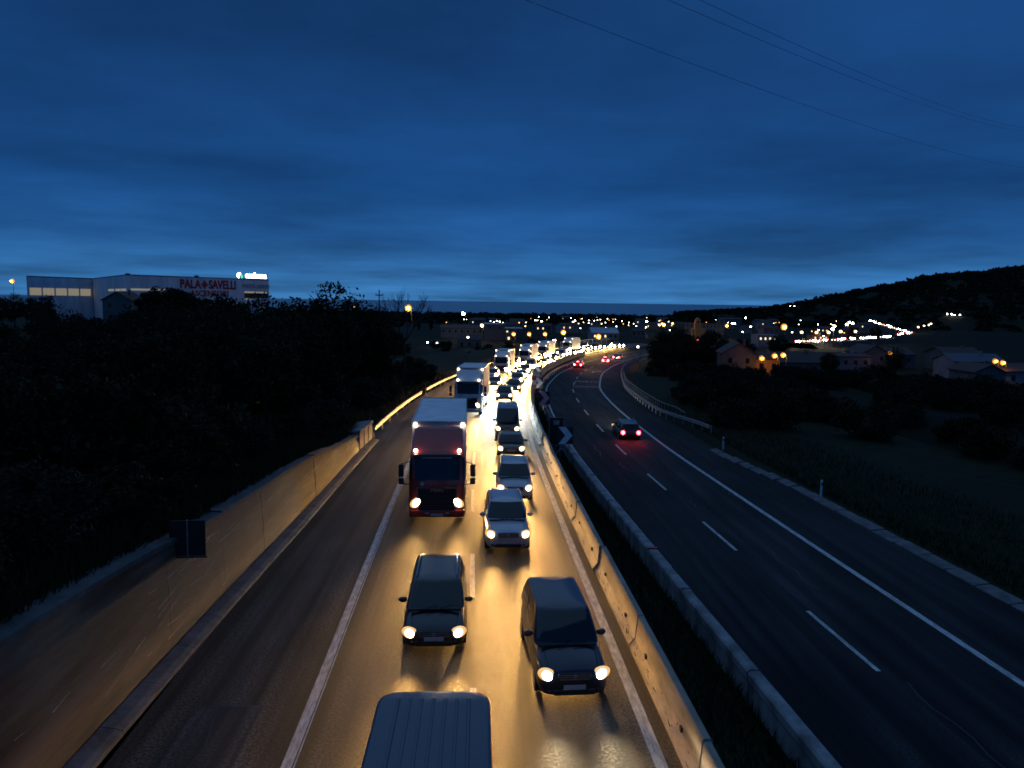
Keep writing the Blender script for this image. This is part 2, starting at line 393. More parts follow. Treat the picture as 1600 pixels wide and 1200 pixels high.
def leaf_quads(P, size, rng, tall=1.):
    """one leaf-sized quad at every point, facing all ways"""
    n = len(P); d = rng.normal(size=(n, 3)); d /= np.linalg.norm(d, axis=1)[:, None]
    e = np.cross(d, rng.normal(size=(n, 3))); e /= np.linalg.norm(e, axis=1)[:, None]
    s = size*rng.uniform(.55, 1.25, (n, 1)); a = d*s; b = e*s*.62; b[:, 2] *= tall
    V = np.stack([P-a, P-b*.9, P+a, P+b], 1).reshape(-1, 3)
    return V
def quads_mesh(name, V, m):
    me = bpy.data.meshes.new(name); n = len(V); me.vertices.add(n); me.vertices.foreach_set('co', np.ascontiguousarray(V, dtype=np.float32).ravel())
    me.loops.add(n); me.loops.foreach_set('vertex_index', np.arange(n, dtype=np.int32)); q = n//4
    me.polygons.add(q); me.polygons.foreach_set('loop_start', np.arange(0, n, 4, dtype=np.int32))
    me.materials.append(m); me.update(calc_edges=True); me.validate(); return me

# woods on the hill and along the coast: one mass each
pts = []
for _ in range(5200):
    i = RNG.uniform(0, NC-1.01); j = RNG.beta(2.2, 1.1)*16.2; a, b = int(i), int(j); q = HILL[a][b]; q2 = HILL[a+1][b+1]
    f, g_ = i-a, j-b; c = np.array([q[0]+(q2[0]-q[0])*f, q[1]+(q2[1]-q[1])*g_, q[2]+(q2[2]-q[2])*(f+g_)/2])
    r_ = RNG.uniform(2.5, 6.5)*(.6+.4*math.sin(a*.7)**2)
    if math.sin(a*.31+1)*math.sin(b*.8) > .45 and b < 13: continue
    k = int(14+r_*3); u = RNG.normal(size=(k, 3)); u /= np.linalg.norm(u, axis=1)[:, None]
    u[:, 2] = np.abs(u[:, 2])*.85; pts.append(c+u*r_*RNG.uniform(.55, 1, (k, 1)))
o = link('hillside_wood', quads_mesh('hillside_wood', leaf_quads(np.concatenate(pts), 2.3, RNG), M_LEAF[0])); tag(o, 'dark wood covering the hillside and its skyline at right', 'wood', kind='stuff')
pts = []
for _ in range(3600):
    y = RNG.uniform(480, 1750); x = RNG.uniform(-.55*y, .52*y)
    if y < 700 and -60 < x < 330: continue
    r_ = RNG.uniform(2, 5.); c = np.array([x, y, T(x, y)+r_*.5]); k = int(12+r_*3)
    u = RNG.normal(size=(k, 3)); u /= np.linalg.norm(u, axis=1)[:, None]; pts.append(c+u*r_*RNG.uniform(.5, 1, (k, 1)))
o = link('coastal_wood', quads_mesh('coastal_wood', leaf_quads(np.concatenate(pts), 2.2, RNG), M_LEAF[0])); tag(o, 'dark belt of trees between the town and the sea', 'wood', kind='stuff')

# ------------------------------------------------------------------ carriageways
def strip(name, crv, zf, o0, o1, y0, y1, dz, m, parent=None, step=2.):
    k = 5 if o1-o0 > 3 else 1
    v, f = sweep([(o0+(o1-o0)*i/k, dz) for i in range(k+1)], crv, zf, y0, y1, step)
    return obj(name, v, f, m, parent)
YE = 282
lroad = struct(strip('road_oncoming', LM, ZL, -11.25, .62, -6, YE, 0, M_ASPH))
rroad = struct(strip('road_departing', RD, ZR, -4.6, 7.6, -6, 262, 0, M_ASPH2))
strip('edge_line', LM, ZL, -7.72, -7.44, -6, YE, .004, M_PAINT, lroad); strip('edge_line', LM, ZL, -.13, .13, -6, YE, .004, M_PAINT, lroad)
y = 3.6
while y < 275: strip('lane_dash', LM, ZL, -3.92, -3.76, y, y+4.3, .004, M_PAINT, lroad); y += 10.02
M_ASPH3 = asphalt('asphalt_worn', (.021, .020, .022), .78, 9)
strip('worn_lane', RD, ZR, .12, 3.9, -6, 262, .0045, M_ASPH3, rroad)
strip('edge_line', RD, ZR, -3.62, -3.44, 30, 262, .009, M_PAINT, rroad); strip('edge_line', RD, ZR, 3.6, 3.84, -6, 262, .009, M_PAINT, rroad)
y = 10.
while y < 255: strip('lane_dash', RD, ZR, -.075, .075, y, y+4.4, .009, M_PAINT, rroad); y += 10.95
# the repaired patch with its sealed seam on the hard shoulder
M_PATCH = asphalt('asphalt_patch', (.040, .036, .034), .6, 11)
strip('repair_patch', LM, ZL, -10.2, -8.7, 11, 17.2, .004, M_PATCH, lroad)
M_TAR = mat('bitumen_seam', (.012, .012, .012), .45, var=.2)
for a, b, c, d in ((-10.22, -10.18, 11, 17.2), (-8.72, -8.68, 11, 17.2), (-10.2, -8.7, 17.17, 17.23), (-7.5, -7.47, 2, 60)): strip('seam', LM, ZL, a, b, c, d, .0075, M_TAR, lroad, 1.)
for i in range(9):     # sealed cracks wandering over the departing road
    y0 = RNG.uniform(14, 60); l = RNG.uniform(1.5, 6); o0 = RNG.uniform(-3, 6.8); w_ = []
    for k in range(9): w_.append((y0+l*k/8, o0+.12*math.sin(k*1.7+i)+RNG.uniform(-.05, .05)))
    V = []
    for yy, oo_ in w_:
        for e in (-.02, .02): x, y2 = RD.at(yy, oo_+e); V.append((x, y2, ZR(yy)+.0085))
    obj('sealed_crack', V, [(2*k, 2*k+1, 2*k+3, 2*k+2) for k in range(8)], M_TAR, rroad)
for i in range(12):
    y0 = RNG.uniform(14, 50); l = RNG.uniform(1., 5); o0 = RNG.uniform(-10.6, -.5); V = []
    for k in range(9):
        yy = y0+l*k/8; oo_ = o0+.10*math.sin(k*1.5+i)+RNG.uniform(-.05, .05)
        for e in (-.018, .018): x, y2 = LM.at(yy, oo_+e); V.append((x, y2, ZL(yy)+.0085))
    obj('sealed_crack', V, [(2*k, 2*k+1, 2*k+3, 2*k+2) for k in range(8)], M_TAR, lroad)
# writing and arrow on the departing road
def flat_on(me, y, off, name, sx=1., sy=1.):
    x, yy = RD.at(y, off); o = link(name, me, rroad); a = RD.ang(y)
    slope = (ZR(y+1)-ZR(y-1))/2
    o.matrix_world = Matrix.Translation((x, yy, ZR(y)+.016)) @ Matrix.Rotation(-a, 4, 'Z') @ Matrix.Rotation(math.atan(slope), 4, 'X') @ Matrix.Diagonal((sx, sy, 1, 1)); return o
M_PAINTW = mat('road_paint_worn', (.34, .33, .32), .7, var=.4, scale=5)
flat_on(text_mesh('PORTO', 1.15, M_PAINTW, .0005), 113, 1.85, 'road_lettering', 1., 3.2)
flat_on(text_mesh('S.GIORGIO', .78, M_PAINTW, .0005), 105, 1.85, 'road_lettering', 1., 3.4)
arr = mesh_of('road_arrow', [(-.12, -3, 0), (.12, -3, 0), (.12, .5, 0), (1.0, 1.6, 0), (1.2, 1.1, 0), (1.4, 2.9, 0), (.3, 2.5, 0), (.68, 2.1, 0), (-.12, 1.1, 0)], [(0, 1, 2, 8), (8, 2, 3, 7), (4, 5, 6, 7, 3)], M_PAINT)
flat_on(arr, 139, 1.8, 'road_arrow'); flat_on(arr, 178, 1.8, 'road_arrow')

# median: grass strip between the two barriers
def med(y):
    w = max(.5, RD.at(y, -4.4)[0]-LM.at(y, .6)[0]); return [(.5, -.02), (.5+w*.3, -.12-.1*drop(y)), (.5+w*.7, -.75*drop(y)), (.55+w, -drop(y)-.02)]
v, f = sweep(med, LM, ZL, -6, 262, 2.); median = struct(obj('median_ground', v, f, M_GRASS, smooth=True))
def blades(name, sampler, n, h, label, m=M_BLADE):
    P = np.array([sampler() for _ in range(n)]); a = RNG.uniform(0, 6.28, n); w = RNG.uniform(.012, .028, n); hh = h*RNG.uniform(.4, 1.2, n)
    dx = np.stack([np.cos(a)*w, np.sin(a)*w, 0*a], 1); lean = np.stack([RNG.normal(0, .3, n)*hh, RNG.normal(0, .3, n)*hh, hh], 1)
    V = np.stack([P-dx, P+dx, P+lean+dx*.25, P+lean-dx*.25], 1).reshape(-1, 3)
    o = link(name, quads_mesh(name, V, m)); tag(o, label, 'grass', kind='stuff')
def s_med():
    y = 8+RNG.beta(1, 1.6)*90; p = med(y); t = RNG.uniform(0, 2.99); i = int(t); q = t-i
    off = p[i][0]+(p[i+1][0]-p[i][0])*q; dz = p[i][1]+(p[i+1][1]-p[i][1])*q; x, yy = LM.at(y, off); return (x, yy, ZL(y)+dz-.02)
blades('median_grass', s_med, 16000, .34, 'rough dark grass growing between the two median barriers')

# verges
def lbank(y):
    h = WALLH(y)*(1-sstep(51, 62, y))
    return [(-11.15, -.25 if y > 52 else h-.12), (-12.4, h+.05-.1*sstep(50, 60, y)), (-15, h+.3), (-20, h*1.0+.5), (-28, h+1.0-.7*sstep(60, 110, y)), (-42, h+1.2-1.6*sstep(60, 120, y))]
v, f = sweep(lbank, LM, ZL, 52, 262, 2.); struct(obj('verge_left', v, f, M_GRASS, smooth=True))
WB = Curve([(-5, -8.3), (15, -8.11), (21, -7.99), (31, -7.69), (52, -7.3), (60, -7.1)])
def wbank(y):
    h = WALLH(y); return [(-.42, h-.1), (-1.6, h+.1), (-5, h+.45), (-11, h+.8), (-22, h+1.0), (-40, h+1.2)]
v, f = sweep(wbank, WB, ZL, -6, 53, 1.5); struct(obj('bank_above_wall', v, f, M_GRASS, smooth=True))
def rverge(y):
    k = 8.3-1.0*sstep(40, 56, y)
    return [(7.4, -.03), (k+.1, .02), (k+3, .1), (k+9, -.1), (k+18, -.5), (k+30, -1.2)]
v, f = sweep(rverge, RD, ZR, -6, 262, 2.); struct(obj('verge_right', v, f, M_GRASS, smooth=True))
def s_r():
    y = 16+RNG.beta(1, 1.5)*75; off = 8.6+RNG.beta(1, 2)*9; x, yy = RD.at(y, off); return (x, yy, ZR(y)+.03-.01*(off-8))
blades('verge_grass', s_r, 22000, .28, 'mown dark grass on the slope right of the departing road')

def s_b():
    y = 12+RNG.beta(1, 1.2)*42; off = -.45-RNG.beta(1, 2.2)*7; h = wbank(y); d_ = sorted(h); z = float(np.interp(off, [q[0] for q in d_], [q[1] for q in d_])); return (WB(y)+off, y, ZL(y)+z-.03)
blades('bank_grass', s_b, 30000, .6, 'unkempt dark grass and weeds along the top of the retaining wall')
def s_l():
    y = 53+RNG.beta(1, 1.5)*70; off = -11.4-RNG.beta(1, 1.6)*12; h = lbank(y); d_ = sorted(h); z = float(np.interp(off, [q[0] for q in d_], [q[1] for q in d_])); x, yy = LM.at(y, off); return (x, yy, ZL(y)+z-.03)
blades('roadside_grass', s_l, 16000, .45, 'rough dark grass behind the left guardrail')
# retaining wall at left with kerb and coping, all in cast lengths
M_WALL = mat('wall_concrete', (.115, .074, .047), .9, var=.8, scale=1.5, bump=.9, stretch=(1, .16, 1.3))
wall = thing('retaining_wall', 'long stained concrete retaining wall rising beside the left hard shoulder', 'wall')
M_COPE = mat('coping_stone', (.075, .08, .08), .85, var=.4, scale=2.2, bump=.6)
ys = frange(-4, 51.6, 3.97)
for i in range(len(ys)-1):
    a, b = ys[i]+.004, ys[i+1]-.004; dx = RNG.uniform(-.012, .012)
    v, f = sweep(lambda y: [(dx, -.3), (-.06+dx, WALLH(y)*.55), (-.14+dx, WALLH(y)-.16), (-.6, WALLH(y)-.16), (-.6, -.3)], WB, ZL, a, b, 1., True, True)
    obj('wall_panel', v, f, M_WALL, wall)
    j0 = RNG.uniform(-.03, .03)
    v, f = sweep(lambda y: [(-.07, WALLH(y)-.16), (-.07, WALLH(y)+j0-.02), (-.62+j0*2, WALLH(y)+j0), (-.64, WALLH(y)-.16)], WB, ZL, a, b, 1., True, True)
    obj('coping', v, f, M_COPE, wall)
for i, (a, b) in enumerate(zip(frange(-4, 52, 2)[:-1], frange(-4, 52, 2)[1:])):
    v, f = sweep([(.52, -.02), (.50, .08), (.34, .13), (.02, .16), (.02, -.02)], WB, ZL, a+.01, b-.01, 1., True, True); obj('kerb_stone', v, f, M_KERB, wall)
M_SCRAPE = mat('wall_scrape', (.46, .40, .33), .85, var=.5, scale=5)
for _ in range(90):      # pale scrape marks
    y = RNG.uniform(13, 46); h = WALLH(y)*RNG.uniform(.15, .8); l = RNG.uniform(.3, 2.2); t = RNG.uniform(.008, .035); k = RNG.uniform(-.12, .25)
    P = []
    for yy, hh in ((y, h), (y+l, h+k*l), (y+l, h+k*l+t*.4), (y, h+t)):
        H_ = WALLH(yy); e = -.06*(hh/(H_*.55)) if hh < H_*.55 else -.06-.08*(hh-H_*.55)/(H_*.45-.16); P.append((WB(yy)+e+.017, yy, ZL(yy)+hh))
    obj('scrape_mark', P, [(0, 1, 2, 3)], M_SCRAPE, wall)
SIGN_AT = (-7.81, 20.5, 2.38)
# back of a road sign standing on the wall
bs = thing('road_sign_back', 'dark square back of a road sign fixed against the left wall', 'sign', SIGN_AT, R(4))
for s in (-1, 1):
    b = MB().box(-.02+s*.235-.215, .02+s*.235+.215, -.02, .02, .06, 1.04).build('sign_panel', M_BLACK, bs); bevel(b, .012)
MB().box(-.016, .016, -.03, .03, .05, 1.05).build('mullion', M_STEEL, bs); MB().box(-.5, .5, -.03, .03, 0, .045).build('bottom_rail', M_DSTEEL, bs); MB().box(-.48, .48, .025, .06, .75, .8).build('brace', M_STEEL, bs)

# slabs at the end of the wall
sl = thing('concrete_slab', 'pale tilted concrete slabs capping the far end of the retaining wall', 'slab', (-7.75, 47.5, ZL(48)+1.2), R(-3))
for i in range(3):
    b = MB().box(-.62, .42, i*1.45, i*1.45+1.41, 0, .16).build('slab', M_CONC2, sl); b.rotation_euler = (0, R(-6), 0); bevel(b, .02)
    MB().box(.2, .36, i*1.45+.1, i*1.45+1.3, -1.0, .0).build('support', M_CONC, sl)

# W-beam guardrails
WBEAM = [(0, .50), (.07, .53), (.07, .60), (0, .65), (.0, .67), (.07, .72), (.07, .79), (0, .82)]
def guardrail(name, label, crv, off, zf, y0, y1, side, post=4., top=False, cat='guardrail'):
    g = thing(name, label, cat, (0, 0, 0)); pr = [(off+side*a, z) for a, z in WBEAM]
    ys = frange(y0, y1, post)
    for a, b in zip(ys[:-1], ys[1:]):
        v, f = sweep(pr, crv, zf, a, b, 2.); obj('beam', v, f, M_STEEL, g, True)
        x, yy = crv.at(a, off-side*.09); MB().box(x-.05, x+.05, yy-.06, yy+.06, zf(a)-.5, zf(a)+(1.25 if top else .8)).build('post', M_STEEL, g)
        if top:
            for h in (1.0, 1.25):
                p, q = crv.at(a, off-side*.09), crv.at(b, off-side*.09); MB().tube([(*p, zf(a)+h), (*q, zf(b)+h)], .03, 6).build('handrail', M_STEEL, g)
    return g
guardrail('guardrail', 'steel guardrail lit warm along the left shoulder after the wall', LM, -10.9, ZL, 53, 80, 1)
guardrail('guardrail', 'steel guardrail beyond the gap, behind the white truck', LM, -10.9, ZL, 84, 218, 1)
ROFF = Curve([(60, 0), (65, 0), (75, 0), (250, 0)])
gr = thing('guardrail', 'grey steel guardrail with a railing on top, curving along the right shoulder', 'guardrail')
def roff(y): return 7.0+1.9*(1-sstep(62, 77, y))
ys = frange(63.5, 200, 2.)
def rpt(y, e, h): x, yy = RD.at(y, roff(y)+e); return (x, yy, ZR(y)+h)
for a, b in zip(ys[:-1], ys[1:]):
    V = [rpt(yy, -e, h) for yy in (a, b) for e, h in WBEAM]; k = len(WBEAM)
    obj('beam', V, [(i, i+1, k+i+1, k+i) for i in range(k-1)], M_STEEL, gr, True)
    p = rpt(a, .1, 0); MB().box(p[0]-.05, p[0]+.05, p[1]-.05, p[1]+.05, p[2]-.5, p[2]+.82).build('post', M_STEEL, gr)
    if a > 68:
        hh = .55*sstep(67, 72, a); h2 = .55*sstep(67, 72, b)
        MB().tube([rpt(a, .25, .85+hh), rpt(b, .25, .85+h2)], .035, 6).build('handrail', M_STEEL, gr)
        for q in (a, (a+b)/2): MB().tube([rpt(q, .25, .6), rpt(q, .25, .85+hh)], .018, 5).build('baluster', M_STEEL, gr)

# concrete median barriers in precast lengths
def barrier(name, label, crv, off, zf, y0, y1, pr, seg=6., holes=False, m=M_CONC):
    g = thing(name, label, 'barrier'); ys = frange(y0, y1, seg)
    for i, (a, b) in enumerate(zip(ys[:-1], ys[1:])):
        j = RNG.uniform(-.035, .035) if a < 80 else 0; jz = RNG.uniform(-.012, .012)
        v, f = sweep([(off+e+j, z+jz if z > 0 else z) for e, z in pr], crv, zf, a+.03, b-.03, 2., True, True); s_ = obj('segment', v, f, m, g)
        if a < 90: bevel(s_, .015, 1)
        if holes and a < 110:
            for q in (.22, .78):
                yy = a+(b-a)*q; x, y2 = crv.at(yy, off+pr[2][0]-.012+j); MB().box(x-.03, x+.03, y2-.06, y2+.06, zf(yy)+.34, zf(yy)+.44).build('lifting_slot', M_BLACK, g)
    return g
NJ = [(-.30, -.02), (-.30, .09), (-.14, .30), (-.085, .92), (.085, .92), (.14, .30), (.30, .09), (.30, -.02)]
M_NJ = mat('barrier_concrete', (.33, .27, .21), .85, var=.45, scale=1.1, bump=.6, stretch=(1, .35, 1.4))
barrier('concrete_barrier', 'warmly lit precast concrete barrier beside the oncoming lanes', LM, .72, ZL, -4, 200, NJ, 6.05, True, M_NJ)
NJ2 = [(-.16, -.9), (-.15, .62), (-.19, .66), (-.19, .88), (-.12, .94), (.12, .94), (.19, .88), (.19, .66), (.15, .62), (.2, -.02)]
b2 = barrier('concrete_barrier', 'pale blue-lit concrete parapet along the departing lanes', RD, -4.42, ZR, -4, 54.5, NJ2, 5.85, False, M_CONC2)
M_REDR = mat('red_reflector', (.5, .03, .03), .3, var=0)
x, yy = RD.at(29.5, -4.42); MB().box(x-.2, x+.2, yy-.07, yy+.07, ZR(29.5)+.93, ZR(29.5)+1.0).build('reflector', M_REDR, b2)
guardrail('guardrail', 'low steel guardrail following the median of the departing lanes', RD, -4.3, ZR, 55, 170, 1, 4.)
# right kerb with eroded lengths
kb = thing('kerb', 'broken pale concrete kerb along the right shoulder', 'kerb'); ys = frange(2, 56, 1.8)
for a, b in zip(ys[:-1], ys[1:]):
    k = 8.0-1.0*sstep(40, 56, a); e = RNG.uniform(-.05, .05); h = RNG.uniform(.06, .13)
    v, f = sweep([(k-.42+e, -.02), (k-.40+e, h*.5), (k-.1+e, h), (k+.22, h+.02), (k+.24, -.02)], RD, ZR, a+RNG.uniform(.01, .1), b-.01, .9, True, True); obj('kerb_stone', v, f, M_KERB, kb)
M_WHITE = mat('white_plastic', (.7, .7, .68), .5, var=.1)
for (yy, lab) in ((40.9, 'white marker post on the right verge, the nearer of two'), (56.1, 'white marker post on the right verge, just before the guardrail end')):
    k = 8.25 if yy < 50 else 7.75; x, y2 = RD.at(yy, k); d = thing('marker_post', lab, 'post', (x, y2, ZR(yy)), R(12))
    b = MB().box(-.06, .06, -.04, .04, -.2, 1.0, .008).build('post', M_WHITE, d); bevel(b, .01); MB().box(-.045, .045, -.046, .046, .70, .86).build('reflector', M_BLACK, d)

# chevron signs on the median
M_CHW = mat('chevron_white', (.88, .84, .86), .5, var=.1); M_CHB = mat('chevron_black', (.02, .02, .022), .5, var=.1); M_CHR = mat('chevron_red', (.85, .42, .44), .5, var=.1)
for i, (yy, x0, s, lab, m) in enumerate([(48.5, 5.55, 1.0, 'large white chevron sign at the start of the median curve', M_CHW), (72, 6.15, 1.1, 'pinkish chevron sign, second along the median curve', M_CHR),
                                   (92, 7.15, 1.15, 'white chevron sign, third along the median curve', M_CHW), (117, 8.95, 1.15, 'farthest small chevron sign on the median curve', M_CHW)]):
    z0 = ZL(yy)-.55*drop(yy); zc_ = ZL(yy)+1.02; c = thing('chevron_sign', lab, 'sign', (x0, yy, z0), R(4)); h = zc_-z0
    b = MB().box(-.47*s, .53*s, -.015, .015, h-.57*s, h+.57*s).build('sign_board', M_CHB, c); bevel(b, .01)
    k = s*.62; V = [(-.7*k, -.9*k), (.05*k, -.9*k), (.8*k, 0), (.05*k, .9*k), (-.7*k, .9*k), (.02*k, 0)]
    obj('chevron', [(a, -.021, h+b_) for a, b_ in V] + [(a, -.0155, h+b_) for a, b_ in V], [(0, 1, 2, 5), (5, 2, 3, 4), (0, 6, 7, 1), (1, 7, 8, 2), (2, 8, 9, 3), (3, 9, 10, 4), (4, 10, 11, 5), (5, 11, 6, 0)], m, c)
    for q in (-.3, .3): MB().tube([(q*s, .05, -.3), (q*s, .05, h+.5*s)], .03, 6).build('post', M_STEEL, c)
# small panel frame behind the first chevron, and red delineator panel
pf = thing('sign_frame', 'thin rectangular sign frame just behind the large chevron', 'sign', (5.2, 50.6, ZL(50)-.6), R(3))
for a in ((-.5, -.46, .6, 2.5), (.46, .5, .6, 2.5), (-.5, .5, 2.46, 2.5), (-.5, .5, .6, .64)): MB().box(a[0], a[1], -.02, .02, a[2], a[3]).build('frame_bar', mat('rusty_frame', (.30, .25, .17), .6, var=.3), pf)
MB().box(-.46, .46, -.008, .008, .64, 2.46).build('sign_panel', M_BLACK, pf); MB().box(-.2, .2, -.012, -.009, 2.0, 2.3).build('panel_mark', mat('faded_mark', (.3, .29, .26), .6), pf); MB().tube([(0, .05, -.2), (0, .05, 2.4)], .04, 6).build('post', M_STEEL, pf)
rp = thing('delineator_panel', 'narrow red and white striped panel between the queue and the curve', 'sign', (6.35, 88, ZL(88)-.3), R(6)); M_RED = mat('signal_red', (.62, .12, .05), .5, var=.15)
for i in range(4): MB().box(-.28, .28, -.02, .02, .9+i*.5, 1.39+i*.5).build('stripe', M_RED if i % 2 == 0 else M_CHW, rp)
MB().tube([(0, .05, -.3), (0, .05, 2.9)], .04, 6).build('post', M_STEEL, rp)
ab = thing('cable_cover', 'thin curved cable conduit at the foot of the large chevron', 'conduit', (0, 0, 0))
MB().tube([(4.62+.14*i, 46.5, ZL(46)-.25+.75*math.sin(math.pi*i/7)) for i in range(8)], .035, 6).build('pipe', M_STEEL, ab, True)

# bridge parapet on the far left side of the curve
pp = thing('bridge_parapet', 'white bridge railing with lit panels beyond the queue', 'railing'); M_WSTEEL = mat('white_steel', (.7, .68, .64), .5, var=.15)
ys = frange(219, 262, 3.6)
for i, (a, b) in enumerate(zip(ys[:-1], ys[1:])):
    p, q = LM.at(a, -10.6), LM.at(b, -10.6)
    for h in (.35, 2.35): MB().tube([(*p, ZL(a)+h), (*q, ZL(b)+h)], .09, 6).build('rail', M_WSTEEL, pp)
    MB().box(p[0]-.09, p[0]+.09, p[1]-.09, p[1]+.09, ZL(a)-1.5, ZL(a)+2.5).build('post', M_WSTEEL, pp)
    for t in (.33, .66):
        u = (p[0]+(q[0]-p[0])*t, p[1]+(q[1]-p[1])*t); MB().tube([(*u, ZL(a)+.35), (*u, ZL(a)+2.35)], .045, 5).build('baluster', M_WSTEEL, pp)

# overhead wires
M_WIRE = mat('wire', (.015, .016, .02), .6, .4, var=0)
for A, B, lab in (((2.4, 45, 26.2), (113.5, 160, 38.7), 'lowest of the three overhead wires crossing the sky'), ((11.7, 50, 28.3), (119.9, 170, 48.4), 'middle overhead wire crossing the upper right sky'), ((13.6, 50, 28.4), (119.9, 170, 49.2), 'uppermost overhead wire at the top right of the sky')):
    A, B = Vector(A), Vector(B); d = B-A; pts = []
    for i in range(-8, 33): t = i/20; p = A+d*t; p.z += 5.2*(t*t-t); pts.append(p)
    o = MB().tube(pts, .015, 5).build('overhead_wire', M_WIRE); tag(o, lab, 'wire', 'overhead wires')

# ------------------------------------------------------------------ vehicles (local frame: front at y = 0, facing -Y)
def paint(name, col, rough=.32, metal=.25): return mat('paint_'+name, col, rough, metal, var=.06, scale=2, coat=.6)
P_SILVER = paint('silver', (.50, .50, .53), .34, .5); P_BLACK = paint('black', (.012, .013, .016)); P_NAVY = paint('navy', (.012, .018, .035))
P_GREY = paint('grey', (.07, .075, .085)); P_BLUEGREY = paint('bluegrey', (.05, .075, .115), .5); P_WHITE = paint('white', (.70, .70, .70), .4, 0.); P_RED = paint('red', (.42, .03, .022), .38, .05); P_BROWN = paint('brown', (.10, .075, .06)); P_TEAL = paint('teal', (.07, .16, .17))
BEAMS = {}
def beam_light(power, col):
    """dipped beam: strongest just under the horizontal, falling off towards the near ground, almost nothing above the cut-off"""
    k = (round(power), col)
    if k in BEAMS: return BEAMS[k]
    d = bpy.data.lights.new('headlight_beam', 'SPOT'); d.energy = power; d.color = col; d.spot_size = R(75); d.spot_blend = .8; d.shadow_soft_size = .08
    d.use_nodes = True; t = d.node_tree; L = t.links.new; em = t.nodes['Emission']
    def mt(op, a, b=None, clamp=False):
        n = t.nodes.new('ShaderNodeMath'); n.operation = op; n.use_clamp = clamp
        for i, v in enumerate((a, b)):
            if v is None: continue
            if isinstance(v, (int, float)): n.inputs[i].default_value = v
            else: L(v, n.inputs[i])
        return n.outputs[0]
    tc_ = t.nodes.new('ShaderNodeTexCoord'); s = t.nodes.new('ShaderNodeSeparateXYZ'); L(tc_.outputs['Normal'], s.inputs[0])
    az = mt('MAXIMUM', mt('ABSOLUTE', s.outputs[2]), .05); v = mt('MULTIPLY', mt('DIVIDE', s.outputs[1], az), VSIGN); h = mt('DIVIDE', s.outputs[0], az)
    lo = mt('MINIMUM', mt('POWER', mt('DIVIDE', .045, mt('MAXIMUM', v, .001)), 1.75), 1.0)           # below the cut-off
    up = mt('DIVIDE', 1.0, mt('ADD', 1.0, mt('POWER', 2.718, mt('MULTIPLY', v, -55.)))); vert = mt('MULTIPLY', lo, up)       # soft cut-off
    hor = mt('DIVIDE', 1.0, mt('ADD', 1.0, mt('POWER', mt('MULTIPLY', mt('ABSOLUTE', h), 5.4), 3.0)))
    L(mt('MULTIPLY', vert, hor), em.inputs['Strength'])
    BEAMS[k] = d; return d
VSIGN = -1.0
def spot(parent, x, y, z, power, col, size=100, tilt=5.0, blend=.9, toe=0.):
    d = beam_light(power, col)
    o = bpy.data.objects.new('headlight_beam', d); COL.objects.link(o); o.parent = parent; o.location = (x, y, z)
    o.rotation_euler = (R(90-.8), 0, R(180+toe)); return o
WARM = (1.0, .53, .15)
HALF = [(0, 0), (.80, 0), (.97, .10), (1, .36), (.985, .62), (.94, .84), (.84, .95), (.42, 1.0)]
def loft_body(st, W2):
    V = []; Fc = []
    for (y, zb, zt, w) in st:
        h = zt-zb; ring = [(x*w*W2, y, zb+t*h) for x, t in HALF] + [(0, y, zt+.015)] + [(-x*w*W2, y, zb+t*h) for x, t in HALF[:0:-1]]
        V += ring
    n = 2*len(HALF)
    for i in range(len(st)-1):
        for k in range(n): Fc.append((i*n+k, i*n+(k+1) % n, (i+1)*n+(k+1) % n, (i+1)*n+k))
    Fc.append(tuple(range(n-1, -1, -1))); Fc.append(tuple((len(st)-1)*n+k for k in range(n)))
    return V, Fc
